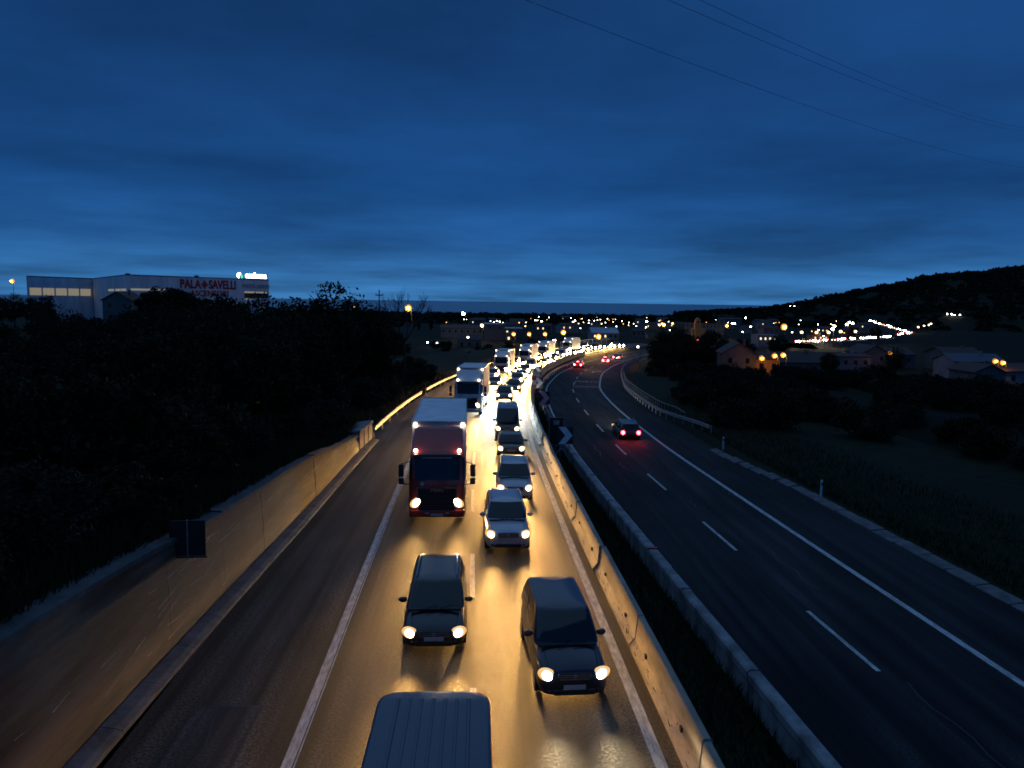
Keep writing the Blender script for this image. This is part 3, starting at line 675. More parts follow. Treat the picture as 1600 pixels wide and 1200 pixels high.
class House:            # glasshouse of a car as a surface of rings from the belt line (t=0) to the roof (t=1)
    def __init__(s, yf0, yf1, yr0, yr1, w0, w1, z0, z1, bow=.10, rc=.16, crown=.05):
        s.p = (yf0, yf1, yr0, yr1, w0, w1, z0, z1); s.bow, s.rc, s.crown = bow, rc, crown
    def ring(s, t, inset=0., grow=0.):
        yf0, yf1, yr0, yr1, w0, w1, z0, z1 = s.p; e = t
        yf = yf0+(yf1-yf0)*e+inset-grow; yr = yr0+(yr1-yr0)*e-inset+grow; w = w0+(w1-w0)*(e**1.25)-inset+grow; z = z0+(z1-z0)*(t+.06*math.sin(math.pi*t)); rc = max(.02, s.rc-inset*.5)
        P = []; nf, ns = 8, 12
        for i in range(nf+1): x = (w-rc)*(1-2*i/nf); P.append((x, yf-s.bow*(1-(x/w)**2)+s.bow*(1-((w-rc)/w)**2), z))
        def arc(cx, cy, a0):
            for i in range(1, 4): a = a0+math.pi/2*i/4; P.append((cx+rc*math.cos(a), cy+rc*math.sin(a), z))
        # going to -x side
        for i in range(1, 4): a = math.pi*1.5-math.pi/2*i/4; P.append((-(w-rc)+rc*math.cos(a), yf+rc+rc*math.sin(a), z))
        for i in range(ns+1): P.append((-w, yf+rc+(yr-yf-2*rc)*i/ns, z))
        for i in range(1, 4): a = math.pi-math.pi/2*i/4; P.append((-(w-rc)+rc*math.cos(a), yr-rc+rc*math.sin(a), z))
        for i in range(nf+1): P.append((-(w-rc)+2*(w-rc)*i/nf, yr, z))
        for i in range(1, 4): a = math.pi/2-math.pi/2*i/4; P.append(((w-rc)+rc*math.cos(a), yr-rc+rc*math.sin(a), z))
        for i in range(ns+1): P.append((w, yr-rc-(yr-yf-2*rc)*i/ns, z))
        for i in range(1, 4): a = -math.pi/2*i/4; P.append(((w-rc)+rc*math.cos(a), yf+rc+rc*math.sin(a), z))
        return P
    def shell(s):
        rows = [s.ring(t) for t in (0, .25, .5, .75, .92, 1)]
        z1 = s.p[7]
        for ins in (.06, .16, .34, .55):
            r_ = s.ring(1, ins); q = ins/.6; rows.append([(x, y, z1+s.crown*(1-(1-q)**2)) for x, y, z in r_])
        n = len(rows[0]); V = [p for r_ in rows for p in r_]; Fc = []
        for i in range(len(rows)-1):
            for k in range(n): Fc.append((i*n+k, i*n+(k+1) % n, (i+1)*n+(k+1) % n, (i+1)*n+k))
        Fc.append(tuple((len(rows)-1)*n+k for k in range(n))); return V, Fc
    def panel(s, a, b, t0, t1, grow=.008):
        n = len(s.ring(0)); idx = [k % n for k in range(a, b+1)]; V = []; m = len(idx)
        for t in frange(t0, t1, (t1-t0)/4):
            r_ = s.ring(t, 0, grow); V += [r_[k] for k in idx]
        return V, [(j*m+i, j*m+i+1, (j+1)*m+i+1, (j+1)*m+i) for j in range(4) for i in range(m-1)]
def lens(parent, x, y, z, rx, rz, ang, m, halo=True, depth=.09):
    rot = Matrix.Rotation(ang, 3, 'Y'); 
    if halo:
        h = MB().ball((x, y+.03, z), (rx*1.55, depth, rz*1.65), 14, 9, rot).build('headlight', M_HALO, parent, True)  # oversized glowing shell added behind the lens as its halo
        return MB().ball((x, y-.012, z), (rx*.92, depth*.9, rz*.95), 12, 8, rot).build('lens', m, h, True)
    return MB().ball((x, y, z), (rx, depth, rz), 10, 6, rot).build('headlight', m, parent, True)
def wheel(parent, x, y, r=.32, w=.21):
    t = MB().disc((x, y, r), r, 'x', 20, w).build('wheel', M_TYRE, parent); bevel(t, .03)
    s = 1 if x > 0 else -1; b = MB().disc((x+s*w*.5, y, r), r*.64, 'x', 16, .02); b.build('rim', M_RIM, t)
    return t
def car(name, label, kind, col, head=M_HEAD, group=None, cat='car', rails=False, glow=.15, W=1.74):
    t = thing(name, label, cat, group=group); HV = 2.6 if W > 2 else 2.15; K = dict(
        wagon=dict(L=4.55, H=1.46, belt=.93, hood=.80, cowl=1.02, wt=1.82, rr=4.1, tail=4.48),
        hatch=dict(L=4.05, H=1.50, belt=.95, hood=.84, cowl=.88, wt=1.60, rr=3.55, tail=3.98),
        suv=dict(L=4.5, H=1.70, belt=1.06, hood=.98, cowl=1.10, wt=1.75, rr=4.05, tail=4.42),
        jeep=dict(L=4.15, H=1.64, belt=1.04, hood=1.0, cowl=1.15, wt=1.78, rr=3.7, tail=4.08), low=dict(L=3.7, H=1.30, belt=.84, hood=.76, cowl=.85, wt=1.5, rr=2.9, tail=3.5),
        van=dict(L=5.4, H=HV, belt=1.25, hood=1.10, cowl=.62, wt=1.42, rr=5.25, tail=5.36))[kind]
    L, H, belt, hood = K['L'], K['H'], K['belt'], K['hood']; W2 = W/2
    st = [(0, .30, hood*.72, .66), (.05, .23, hood*.82, .83), (.20, .2, hood*.93, .94), (.55, .2, hood*1.0, .99), (K['cowl'], .2, belt-.02, 1.0), (L*.5, .2, belt, 1.0), (L*.82, .22, belt, .985), (L*.96, .28, belt-.02, .93), (L, .34, belt-.1, .80)]
    v, f = loft_body(st, W2); body = obj('body', v, f, col, t, True); sb = body.modifiers.new('subdivision', 'SUBSURF'); sb.levels = 1; sb.render_levels = 1
    g = House(K['cowl']-.05, K['wt'], K['tail']-.05, K['rr'], W2*.93, W2*(.76 if kind != 'van' else .87), belt-.05, H-.05, .13, .20 if kind != 'van' else .36)
    v, f = g.shell(); obj('cabin', v, f, col, t, True)
    n = len(g.ring(0)); NF = 9
    v, f = g.panel(n-2, n+10, .10, .94); obj('windscreen', v, f, M_GLASS, t, True)
    s0 = 12
    v, f = g.panel(s0+1, s0+6, .16, .90); obj('side_window', v, f, M_GLASS, t, True)
    if kind != 'van': v, f = g.panel(s0+7, s0+11, .16, .90); obj('side_window', v, f, M_GLASS, t, True)
    r0 = s0+13+3; v, f = g.panel(r0+1, r0+7, .25, .88); obj('rear_window', v, f, M_GLASS, t, True)
    s1 = r0+9+3
    v, f = g.panel(s1+6, s1+11, .16, .90); obj('side_window', v, f, M_GLASS, t, True)
    if kind != 'van': v, f = g.panel(s1+1, s1+5, .16, .90); obj('side_window', v, f, M_GLASS, t, True)
    hz = hood*.74
    for s in (-1, 1):
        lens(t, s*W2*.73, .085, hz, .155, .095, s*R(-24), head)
        mz = belt+.08; b = MB().ball((s*(W2+.055), K['cowl']+.36, mz), (.125, .075, .08), 10, 7).build('mirror', M_BLACK if kind == 'van' else col, t, True)
        wheel(t, s*(W2-.12), .82); wheel(t, s*(W2-.12), L-.88)
        lens(t, s*W2*.72, L-.04, belt-.16, .12, .10, 0, M_BLACK, False).name = 'tail_lamp'
        q = MB().ball((s*W2*.66, .055, .36), (.07, .05, .05), 8, 5).build('fog_lamp', M_DSTEEL, t, True)
    gr_ = MB().box(-W2*.44, W2*.44, -.025, .06, hz-.10, hz+.07).build('grille', M_BLACK, t); bevel(gr_, .02)
    for i in range(3): MB().box(-W2*.41, W2*.41, -.036, -.02, hz-.075+i*.05, hz-.055+i*.05).build('slat', M_RIM, gr_)
    MB().ball((0, -.04, hz+.005), (.055, .015, .055), 10, 6).build('badge', M_RIM, gr_, True)
    lo = MB().box(-W2*.56, W2*.56, -.03, .08, .27, .40).build('air_intake', M_BLACK, t); bevel(lo, .02)
    MB().box(-.26, .26, -.05, -.036, .42, .53).build('number_plate', M_PLATE, t)
    for s in (-.28, .12): MB().tube([(s, K['cowl']-.22, belt+.02), (s+.33, K['cowl']-.05, belt+.085)], .012, 5).build('wiper', M_BLACK, t)
    MB().box(-W2*.80, W2*.80, K['cowl']-.17, K['cowl']-.08, belt-.035, belt+.005).build('cowl', M_BLACK, t)
    for s in (-1, 1):
        pts = []
        for (y_, zb, zt, w) in st[2:5]: pts.append((s*.72*W2*w, y_, zb+.966*(zt-zb)))
        MB().tube(pts, .007, 5).build('bonnet_seam', M_BLACK, t)
        for q in (K['cowl']+.25, L*.46, L*.72): MB().box(s*(W2+.002)-.004, s*(W2+.002)+.004, q-.006, q+.006, .3, belt*.86).build('door_gap', M_BLACK, t)
        MB().box(s*W2*.55-.13, s*W2*.55+.13, K['wt']+.55, K['wt']+.9, H-.62, H-.28, .03, .03).build('headrest', M_BLACK, t)
    if rails:
        w1 = W2*.66
        for s in (-1, 1):
            MB().tube([(s*w1, K['wt']+.18, H-.03), (s*w1, K['wt']+.32, H+.05), (s*w1, K['rr']-.35, H+.05), (s*w1, K['rr']-.2, H-.03)], .022, 8).build('roof_rail', M_RIM, t, True)
    if kind == 'van':
        for i in range(7):
            x = (i-3)*.2; MB().box(x-.03, x+.03, K['wt']+.35, K['rr']-.3, H-.01, H+.014, .012, .05).build('roof_rib', col, t)
    t['_hz'] = hz; t['_w'] = W2
    return t
def place(t, x, y, zf, rotz, power=0, col=WARM, tilt=4.5, hz=.65, w=.62, size=105):
    gr = math.atan((zf(y+2)-zf(y-2))/4)
    t.location = (x, y, zf(y)+.006); t.rotation_euler = (gr, 0, rotz)
    if power:
        for s in (-1, 1): spot(t, s*w, -.12, hz, power, col, size, tilt)
    return t
def strip_keys(t):
    for k in ('_hz', '_w'):
        if k in t: del t[k]
    return t
def swap(t, old, new):     # repaint a copied vehicle
    for o in t.children_recursive:
        if o.type == 'MESH' and o.data.materials and o.data.materials[0] == old:
            o.material_slots[0].link = 'OBJECT'; o.material_slots[0].material = new
BIG = {}
def widen(t, k, part='lens'):          # the glare of far lamps: a larger lens
    for o in t.children_recursive:
        if o.name.split('.')[0] == part:
            q = (o.data.name, k)
            if q not in BIG:
                me = o.data.copy(); n = len(me.vertices); co = np.empty(n*3, np.float32); me.vertices.foreach_get('co', co); co = co.reshape(-1, 3); m_ = co.mean(0); s_ = np.array([k, 1, k*1.25]); co = (co-m_)*s_+m_; me.vertices.foreach_set('co', co.ravel()); me.update(); BIG[q] = me
            mt_ = o.material_slots[0].material; o.data = BIG[q]; o.material_slots[0].link = 'OBJECT'; o.material_slots[0].material = mt_
def clone(src, label, group=None):
    c = copy_tree(src); c['label'] = label
    for ch in list(c.children_recursive):
        if ch.type == 'LIGHT': bpy.data.objects.remove(ch)
    if group: c['group'] = group
    return c

def truck(name, label, col, box_col, text, red_grille=False, L=11.2, group=None, detail=True):
    t = thing(name, label, 'truck', group=group); W2 = 1.19
    # cab: rings from bumper to roof
    def rr_(y0, y1, w, r, z):
        P = []
        for cx, cy, a0 in ((w-r, y0+r, -90), (w-r, y1-.05, 0), (-(w-r), y1-.05, 90), (-(w-r), y0+r, 180)):
            for i in range(5): a = R(a0+90*i/4); P.append((cx+r*math.cos(a), cy+(r if cy < 1 else .05)*math.sin(a), z))
        return P
    prof_c = [(0.02, .32, 1.0), (-.02, .5, 1.0), (-.03, 1.0, 1.0), (0., 1.55, 1.0), (.03, 1.95, .995), (.22, 2.75, .965), (.34, 2.95, .95), (.85, 3.2, .92)]
    rows = [rr_(y, 2.15, W2*k, .22, z) for y, z, k in prof_c]; n = len(rows[0]); V = [p for r_ in rows for p in r_]
    Fc = [(i*n+k, i*n+(k+1) % n, (i+1)*n+(k+1) % n, (i+1)*n+k) for i in range(len(rows)-1) for k in range(n)] + [tuple((len(rows)-1)*n+k for k in range(n)), tuple(range(n-1, -1, -1))]
    cabo = obj('cab', V, Fc, col, t, True)
    def bowed(z0, z1, y0, y1, w0, w1, k=10, off=.0, d=.1):
        V = []
        for z, y, w in ((z0, y0, w0), ((z0+z1)/2, (y0+y1)/2-.01, (w0+w1)/2), (z1, y1, w1)):
            for i in range(k+1): x = w*(-1+2*i/k); V.append((x, y-.02+d*(abs(x)/w)**6-off, z))
        m = k+1; return V, [(j*m+i, j*m+i+1, (j+1)*m+i+1, (j+1)*m+i) for j in range(2) for i in range(k)]
    v, f = bowed(1.88, 2.78, .01, .215, W2*.985, W2*.955); obj('windscreen', v, f, M_GLASS, t, True)
    vis = MB().box(-W2*.86, W2*.86, .02, .30, 2.78, 2.95, .0, .06).build('sun_visor', mat('visor_smoke', (.02, .02, .022), .25), t); bevel(vis, .03)
    MB().box(-.62, .62, .015, .03, 2.80, 2.84).build('visor_strip', M_RIM, vis)
    # roof deflector up to the body of the load
    V = [(-W2*.93, .50, 2.95), (W2*.93, .50, 2.95), (W2*.86, 1.75, 3.82), (-W2*.86, 1.75, 3.82), (-W2*.9, 2.1, 2.95), (W2*.9, 2.1, 2.95), (W2*.9, 2.1, 3.82), (-W2*.9, 2.1, 3.82)]
    d_ = obj('roof_deflector', V, [(0, 1, 2, 3), (0, 3, 7, 4), (1, 5, 6, 2), (3, 2, 6, 7), (4, 7, 6, 5)], col, t); bevel(d_, .10, 4)
    for s in (-1, 1):
        MB().ball((s*.92, .40, 3.06), (.085, .08, .075), 10, 6).build('marker_lamp', M_MARK, t, True)
        MB().ball((s*1.06, 2.27, 3.88), (.085, .08, .075), 10, 6).build('marker_lamp', M_MARK, t, True)
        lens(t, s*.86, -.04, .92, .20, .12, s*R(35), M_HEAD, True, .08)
        a = MB().tube([(s*W2, .18, 2.62), (s*(W2+.28), .04, 2.58), (s*(W2+.30), .02, 1.72), (s*W2, .15, 1.66)], .025, 6).build('mirror_arm', M_BLACK, t)
        for z0, z1 in ((2.02, 2.55), (1.70, 1.96)): b = MB().box(s*(W2+.31)-.11, s*(W2+.31)+.11, -.06, .10, z0, z1).build('mirror', M_BLACK, a); bevel(b, .04, 3)
        MB().box(s*W2*.985-.012, s*W2*.985+.012, .35, 1.35, 1.85, 2.6).build('side_window', M_GLASS, t)
        for yy in (1.25, L-2.6, L-1.4): wheel(t, s*(W2-.16), yy, .48, .30)
        MB().ball((s*.42, -.07, .46), (.10, .04, .045), 8, 5).build('fog_lamp', M_RIM, t, True)
        MB().box(s*W2-.03, s*W2+.03, 2.6, L-.2, .55, .95).build('side_skirt', M_DSTEEL, t)
    g = MB().box(-.80, .80, -.075, .0, .62, 1.52).build('grille', M_BLACK if not red_grille else M_BLACK, t); bevel(g, .04)
    for i in range(6): MB().box(-.76, .76, -.095, -.07, .68+i*.10, .72+i*.10).build('slat', M_DSTEEL, g)
    me = text_mesh(text, .24, mat('chrome_letter', (.75, .62, .58), .25, .6, var=0), .008); o = link('lettering', me, g); o.location = (0, -.09, 1.38); o.rotation_euler = (R(90), 0, 0)
    fr = MB()
    for a in ((-.84, -.80, .98, 1.58), (.80, .84, .98, 1.58), (-.84, -.36, 1.54, 1.58), (.36, .84, 1.54, 1.58)): fr.box(a[0], a[1], -.10, -.02, a[2], a[3])
    fr.build('grille_frame', mat('trim_copper', (.40, .25, .18), .4, .5), g)
    MB().disc((-.62, -.035, 1.72), .09, 'y', 16, .03).build('speed_disc', mat('disc_grey', (.45, .45, .45), .5), t)
    bp = MB().box(-W2*.98, W2*.98, -.06, .35, .28, .62).build('bumper', col, t); bevel(bp, .09, 4)
    MB().box(-.27, .27, -.075, -.06, .34, .45).build('number_plate', M_PLATE, t)
    for s in (-.6, .05): MB().tube([(s, -.02, 1.84), (s+.5, .05, 2.0)], .014, 5).build('wiper', M_BLACK, t)
    bx = MB().box(-1.22, 1.22, 2.35, L, 1.0, 3.98).build('cargo_box', box_col, t); bevel(bx, .02)
    for i in range(0): MB().box(-1.2, 1.2, 3.3+i*(L-3.6)/5, 3.36+i*(L-3.6)/5, 3.985, 4.0).build('roof_seam', box_col, bx)
    for a in ((-1.24, 1.24, 2.32, 2.40, 3.86, 4.02), (-1.245, -1.2, 2.35, L, 3.9, 4.03), (1.2, 1.245, 2.35, L, 3.9, 4.03), (-1.24, 1.24, L-.05, L+.03, 3.86, 4.02)): MB().box(*a).build('box_rail', M_RIM, bx)
    MB().box(-.5, .5, 2.2, L-.1, .7, 1.0).build('chassis', M_DSTEEL, t)
    return t

G_NEAR = 'vehicles in the oncoming queue'
M_BOXBLUE = mat('box_roof_grey', (.80, .83, .86), .55, var=.12, scale=1.2)
M_BOXW = mat('box_white', (.72, .72, .72), .5, var=.08, scale=1.2)
PW = 24000
van = car('van', 'blue-grey van with ribbed roof cut off by the bottom edge of the picture', 'van', P_BLUEGREY, group=G_NEAR, cat='van', W=2.2)
place(van, -.72, 7.65, ZL, R(0), PW, tilt=6, hz=.85)
wag = car('estate_car', 'black estate car with roof rails in the right lane, right behind the van', 'wagon', P_BLACK, rails=True, group=G_NEAR)
place(wag, -1.13, 19.6, ZL, R(1), PW)
dsuv = car('hatchback', 'dark navy car in the left lane beside the concrete barrier, nearest of its lane', 'suv', P_NAVY, head=M_HEADW, group=G_NEAR)
place(dsuv, 2.3, 17.0, ZL, R(3.2), PW, (1, .78, .45), hz=.75)
suvB = car('off_road_car', 'silver off-road car leading the pair of silver cars', 'jeep', P_SILVER, group=G_NEAR, rails=True)
place(suvB, 1.15, 27.8, ZL, R(1), PW, hz=.75)
suvC = car('off_road_car', 'silver car close behind the other silver car', 'jeep', P_SILVER, group=G_NEAR, rails=True)
place(suvC, 1.72, 35.0, ZL, R(-1), PW, hz=.75)
tr1 = truck('truck', 'red cab truck with pale box body in the right lane', P_RED, M_BOXBLUE, 'MAN', L=10.9, group=G_NEAR)
place(tr1, -1.72, 31.8, ZL, R(1.0), PW*1.1, hz=.95, w=.86)
dcar = car('hatchback', 'brownish dark hatchback with glaring lights behind the silver pair', 'low', P_BROWN, group=G_NEAR)
place(dcar, 2.0, 46.0, ZL, R(-1), PW)
dvan = car('van', 'brownish dark van following the dark hatchback in the left lane', 'van', P_BROWN, group=G_NEAR, cat='van')
place(dvan, 2.0, 52.4, ZL, R(-2), PW, hz=.82)
tr2 = truck('truck', 'white truck with white box body behind the red truck', P_WHITE, M_BOXW, 'IVECO', L=11.0, group=G_NEAR)
swap(tr2, MATS['trim_copper'], MATS['trim_copper'])
place(tr2, -.95, 66.0, ZL, R(-4), PW*1.8, hz=.95, w=.86)
ce = car('hatchback', 'pale teal car with cold white headlights behind the dark van', 'hatch', P_TEAL, head=M_HEADW, group=G_NEAR)
place(ce, 2.6, 78.7, ZL, -LM.ang(80), PW*2.2, (.75, .95, 1.0))
cf = clone(wag, 'dark car next behind the teal car in the left lane', G_NEAR); place(cf, 4.05, 89.9, ZL, -LM.ang(91), PW*2)
swap(cf, P_BLACK, P_GREY)
c1 = clone(dcar, 'light-coloured car between the white truck and the next truck', G_NEAR); place(c1, 1.9, 97.5, ZL, -LM.ang(98), PW*2); swap(c1, P_BROWN, P_SILVER)
for o in van, wag, dsuv, suvB, suvC, dcar, dvan, ce, cf, c1: strip_keys(o)
for o in (van, wag, dsuv, suvB, suvC, tr1, dcar, dvan, tr2, ce, cf, c1): widen(o, 1.05)
# farther trucks in the slow lane
for y, lab in ((122, 'white truck third in the line of trucks'), (154, 'white truck fourth in the line of trucks'), (177, 'white truck fifth in the line of trucks'), (207, 'farthest white truck in the queue on the curve')):
    x, yy = LM.at(y, -5.7); c = clone(tr2, lab, G_NEAR); place(c, x, yy, ZL, -LM.ang(yy+5), PW*2.6, hz=.95, w=.86)
    swap(c, M_HEAD, M_HEADF); widen(c, 1.35 if y < 150 else 1.7)
# farther cars of the queue, both lanes
far_i = 0; srcs = [wag, dcar, suvB, dvan, suvC]; cols = [P_GREY, P_WHITE, P_NAVY, P_SILVER, P_BLACK, P_BROWN, P_RED]
olds = [P_BLACK, P_BROWN, P_SILVER, P_BROWN, P_SILVER]
fast = [102, 113.5, 124, 133.5, 143, 152, 161, 170, 179, 188, 197, 206, 215, 224, 233, 242, 251]; slow = [109, 139.5, 146.5, 169, 193, 200, 223, 230, 237, 245, 253]
for lane, ys in ((-1.85, fast), (-5.65, slow)):
    for y in ys:
        x, yy = LM.at(y+RNG.uniform(-1, 1), lane+RNG.uniform(-.25, .25)); k = far_i % 5
        if lane > -3 and y < 130: lab = {102: 'car in the left lane just past the striped panel', 113.5: 'car in the left lane abreast of the third truck', 124: 'car in the left lane a little past the third truck'}[y]
        else: lab = 'distant car with bright headlights in the oncoming queue on the curve'
        c = clone(srcs[k], lab, 'distant cars in the oncoming queue' if lab.startswith('distant') else G_NEAR); swap(c, olds[k], cols[far_i % 7]); swap(c, M_HEAD, M_HEADF); widen(c, 1.4 if y < 130 else 1.8 if y < 180 else 2.2)
        place(c, x, yy, ZL, -LM.ang(yy+2), PW*2.6); far_i += 1
# departing cars with red tail lamps
def departing(src, lab, x, y, rot, col, old, mt, braking):
    c = clone(src, lab, 'cars driving away on the departing road'); swap(c, old, col)
    L_ = 4.5
    for o in c.children:
        nm = o.name.split('.')[0]
        if nm == 'tail_lamp': o.material_slots[0].link = 'OBJECT'; o.material_slots[0].material = mt
    place(c, x, y, ZR, rot); widen(c, 1.35, 'tail_lamp')
    if braking: MB().box(-.22, .22, L_-.42, L_-.38, 1.45, 1.52).build('brake_lamp', mt, c)
    for s in (-1, 1): spot(c, s*.62, -.15, .65, 16000, (1, .93, .75), 90, 4)
    for s in (-1, 1):
        d = bpy.data.lights.new('tail_glow', 'POINT'); d.energy = 14; d.color = (1, .04, .04); d.shadow_soft_size = .08
        o = bpy.data.objects.new('tail_glow', d); COL.objects.link(o); o.parent = c; o.location = (s*.62, L_+.12, .8)
    return c
def dep(src, lab, y, off, col, old, mt, br):
    x, yy = RD.at(y, off); a = RD.ang(y); return departing(src, lab, x+4.4*math.sin(a), yy+4.4*math.cos(a), math.pi-a, col, old, mt, br)
dep(wag, 'dark car with bright red tail lamps nearest on the departing road', 60.4, 1.55, P_BLACK, P_BLACK, M_TAIL, False)
dep(suvB, 'car with red tail lamps and high brake light entering the far curve', 149, -2.2, P_GREY, P_SILVER, M_TAILF, True)
dep(dcar, 'car with three red tail lights farther round the curve', 168, .8, P_WHITE, P_BROWN, M_TAILF, True)
dep(wag, 'farthest departing car partly behind the dark trees', 182, 1.0, P_NAVY, P_BLACK, M_TAILF, False)

# ------------------------------------------------------------------ vegetation
def crown_mesh(name, rng, w, h, z0, clumps, per, leaf, m, spread=1., flat=1.):
    P = []
    for _ in range(clumps):
        u = rng.normal(size=3); u /= np.linalg.norm(u); rad = rng.uniform(.35, 1.)**.6
        c = np.array([u[0]*w/2*rad, u[1]*w/2*rad, z0+h/2+u[2]*h/2*rad*flat]); cr_ = rng.uniform(.10, .24)*w*spread
        k = int(per*rng.uniform(.6, 1.4)); d = rng.normal(size=(k, 3)); d /= np.linalg.norm(d, axis=1)[:, None]
        P.append(c+d*cr_*(rng.uniform(.15, 1, (k, 1))**.5)*np.array([1, 1, .75]))
    return quads_mesh(name, leaf_quads(np.concatenate(P), leaf, rng), m)
def trunk_mb(rng, h, r, limbs, reach):
    mb = MB(); top = Vector((rng.normal(0, .15), rng.normal(0, .15), h)); mid = Vector((rng.normal(0, .12), rng.normal(0, .12), h*.5))
    mb.tube([(0, 0, -.6), mid, top], [r, r*.75, r*.35], 8)
    for i in range(limbs):
        a = 6.283*i/limbs+rng.uniform(-.4, .4); s = mid.lerp(top, rng.uniform(0, .8)); l = reach*rng.uniform(.6, 1.)
        e = s+Vector((math.cos(a)*l, math.sin(a)*l, l*rng.uniform(.5, 1.1))); m_ = s.lerp(e, .5)+Vector((0, 0, l*.08)); mb.tube([s, m_, e], [r*.42, r*.28, r*.1], 6)
    return mb
PROTO = {}
def proto(kind, v):
    k = (kind, v)
    if k in PROTO: return PROTO[k]
    rng = np.random.default_rng(100+v*17+len(kind))
    if kind == 'tree': c = crown_mesh('crown', rng, 6.2, 6.8, 2.2, 58, 95, .19, M_LEAF[v % 3]); t = trunk_mb(rng, 5.5, .17, 7, 2.2).mesh('trunk', M_BARK)
    elif kind == 'bush': c = crown_mesh('foliage', rng, 4.2, 3.4, .0, 44, 85, .14, M_LEAF[(0, 3, 1, 2)[v % 4]]); t = trunk_mb(rng, 1.6, .07, 8, 1.2).mesh('stem', M_BARK)
    elif kind == 'airy': c = crown_mesh('crown', rng, 6, 6.5, 3.2, 46, 34, .17, M_LEAF[0], 1.0); t = trunk_mb(rng, 7.5, .16, 11, 2.6).mesh('trunk', M_BARK)
    elif kind == 'pine': c = crown_mesh('crown', rng, 11.5, 4.6, 8.6, 130, 120, .24, M_LEAF[0], .55); t = trunk_mb(rng, 10, .26, 9, 3.2).mesh('trunk', M_BARK)
    elif kind == 'cypress': c = crown_mesh('crown', rng, 2.4, 12, .5, 60, 60, .32, M_LEAF[0], .9); t = trunk_mb(rng, 6, .14, 3, .6).mesh('trunk', M_BARK)
    PROTO[k] = (c, t); return PROTO[k]
def plant(name, kind, v, x, y, z, s, label, cat, group=None, sz=1.):
    c, t = proto(kind, v); o = thing(name, label, cat, (x, y, z), RNG.uniform(0, 6.28), group); o.scale = (s, s, s*sz)
    link('foliage' if kind == 'bush' else 'crown', c, o); link('stem' if kind == 'bush' else 'trunk', t, o); return o
def zleft(x, y):
    off = x-(WB(y) if y < 53 else LM(y)); pr = wbank(y) if y < 53 else lbank(y); 
    pr = sorted(pr); xs = [a for a, b in pr]; zs = [b for a, b in pr]
    return ZL(y)+float(np.interp(off, xs, zs)) if off > xs[0] else max(T(x, y), ZL(y)+zs[0]-1.5 if y < 110 else T(x, y))
def zone(y): return ' left of the road sign' if y < 21 else ' beyond the road sign' if y < 40 else ' by the end of the wall' if y < 56 else ' behind the guardrail' if y < 84 else ' at its far edge'
# the dark wood on the left bank
spots = []
for i in range(70):
    y = 14+RNG.uniform(0, 1)**.9*118; off = -RNG.uniform(2.6, 6 + .42*y)
    spots.append((y, off))
spots += [(13+1.9*i, -1.7-RNG.uniform(0, 1.3)) for i in range(20)] + [(15+5*i, -7-RNG.uniform(0, 3)) for i in range(9)]
for i, (y, off) in enumerate(spots):
    x = (WB(y) if y < 53 else LM(y)-11.5)+off
    if y >= 53 and off > -5.5: continue
    if y > 96 and x > -17-(y-96)*.15: continue
    z = zleft(x, y)-.1; top = 7.9+RNG.uniform(-1.6, .5) - (1.6 if x < -.42*y-4 else .5 if x < -22 else 0)
    if off > -5: plant('bush', 'bush', i, x, y, z, (RNG.uniform(.4, .62) if off > -3.1 else RNG.uniform(.75, 1.15)), 'low dark bush crowding the bank above the retaining wall'+zone(y), 'bush', 'bushes on the left bank'+zone(y)); continue
    s = max(.45, min(1.25, (top-z)/9.0)); plant('tree', 'tree', i, x, y, z, s, 'dark leafy tree in the dense left wood'+zone(y), 'tree', 'trees of the left wood'+zone(y))
plant('tree', 'airy', 0, -16.3, 85, zleft(-16.3, 85), 1.22, 'taller loose-leaved tree standing above the left wood skyline', 'tree')
plant('tree', 'airy', 1, -20.5, 88, zleft(-20.5, 88), 1.02, 'smaller airy tree left of the tall loose-leaved tree', 'tree')
plant('tree', 'tree', 1, -12.4, 93, zleft(-12.4, 93), .98, 'rounded tree under the bare branches at the wood edge', 'tree')
plant('tree', 'tree', 2, -33, 82, zleft(-33, 82), 1.02, 'tree just right of the arena facade', 'tree')
for i, (x, y, tp) in enumerate([(-15.5, 62, 8.6), (-19, 70, 9.4), (-14.5, 74, 8.9), (-22, 66, 8.8), (-26, 78, 9.5), (-17.5, 80, 9.3), (-13.4, 84, 9.1), (-29, 70, 8.6)]):
    z = zleft(x, y)-.1; plant('tree', 'tree' if i % 3 else 'airy', i, x, y, z, (tp-z)/9.2, 'dark tree of the taller wood edge near the gap in the left guardrail', 'tree', 'trees of the taller wood edge')
plant('tree', 'airy', 2, -70, 128, T(-70, 128), 1.25, 'tree standing before the arena window band', 'tree')
plant('pine_tree', 'pine', 0, -59.2, 150, -2.6, 1.0, 'broad umbrella pine with a flat dark crown below the red lettering', 'tree')
for i, (px_, d) in enumerate([(-141, 250), (-150, 255), (-160, 262), (-136, 246)]): plant('tree', 'tree', i, px_, d, T(px_, d), 1.2, 'dark tree left of the arena beneath the far lamp', 'tree', 'trees by the far-left lamp')
for i in range(16):
    x = -40-i*7.2+RNG.uniform(-2, 2); y = 150+RNG.uniform(-15, 25); z = T(x, y); plant('tree', 'tree', i, x, y, z, max(.5, (5.0+RNG.uniform(-1.5, 1.)-z)/9), 'dark tree in the belt in front of the arena', 'tree', 'trees before the arena')
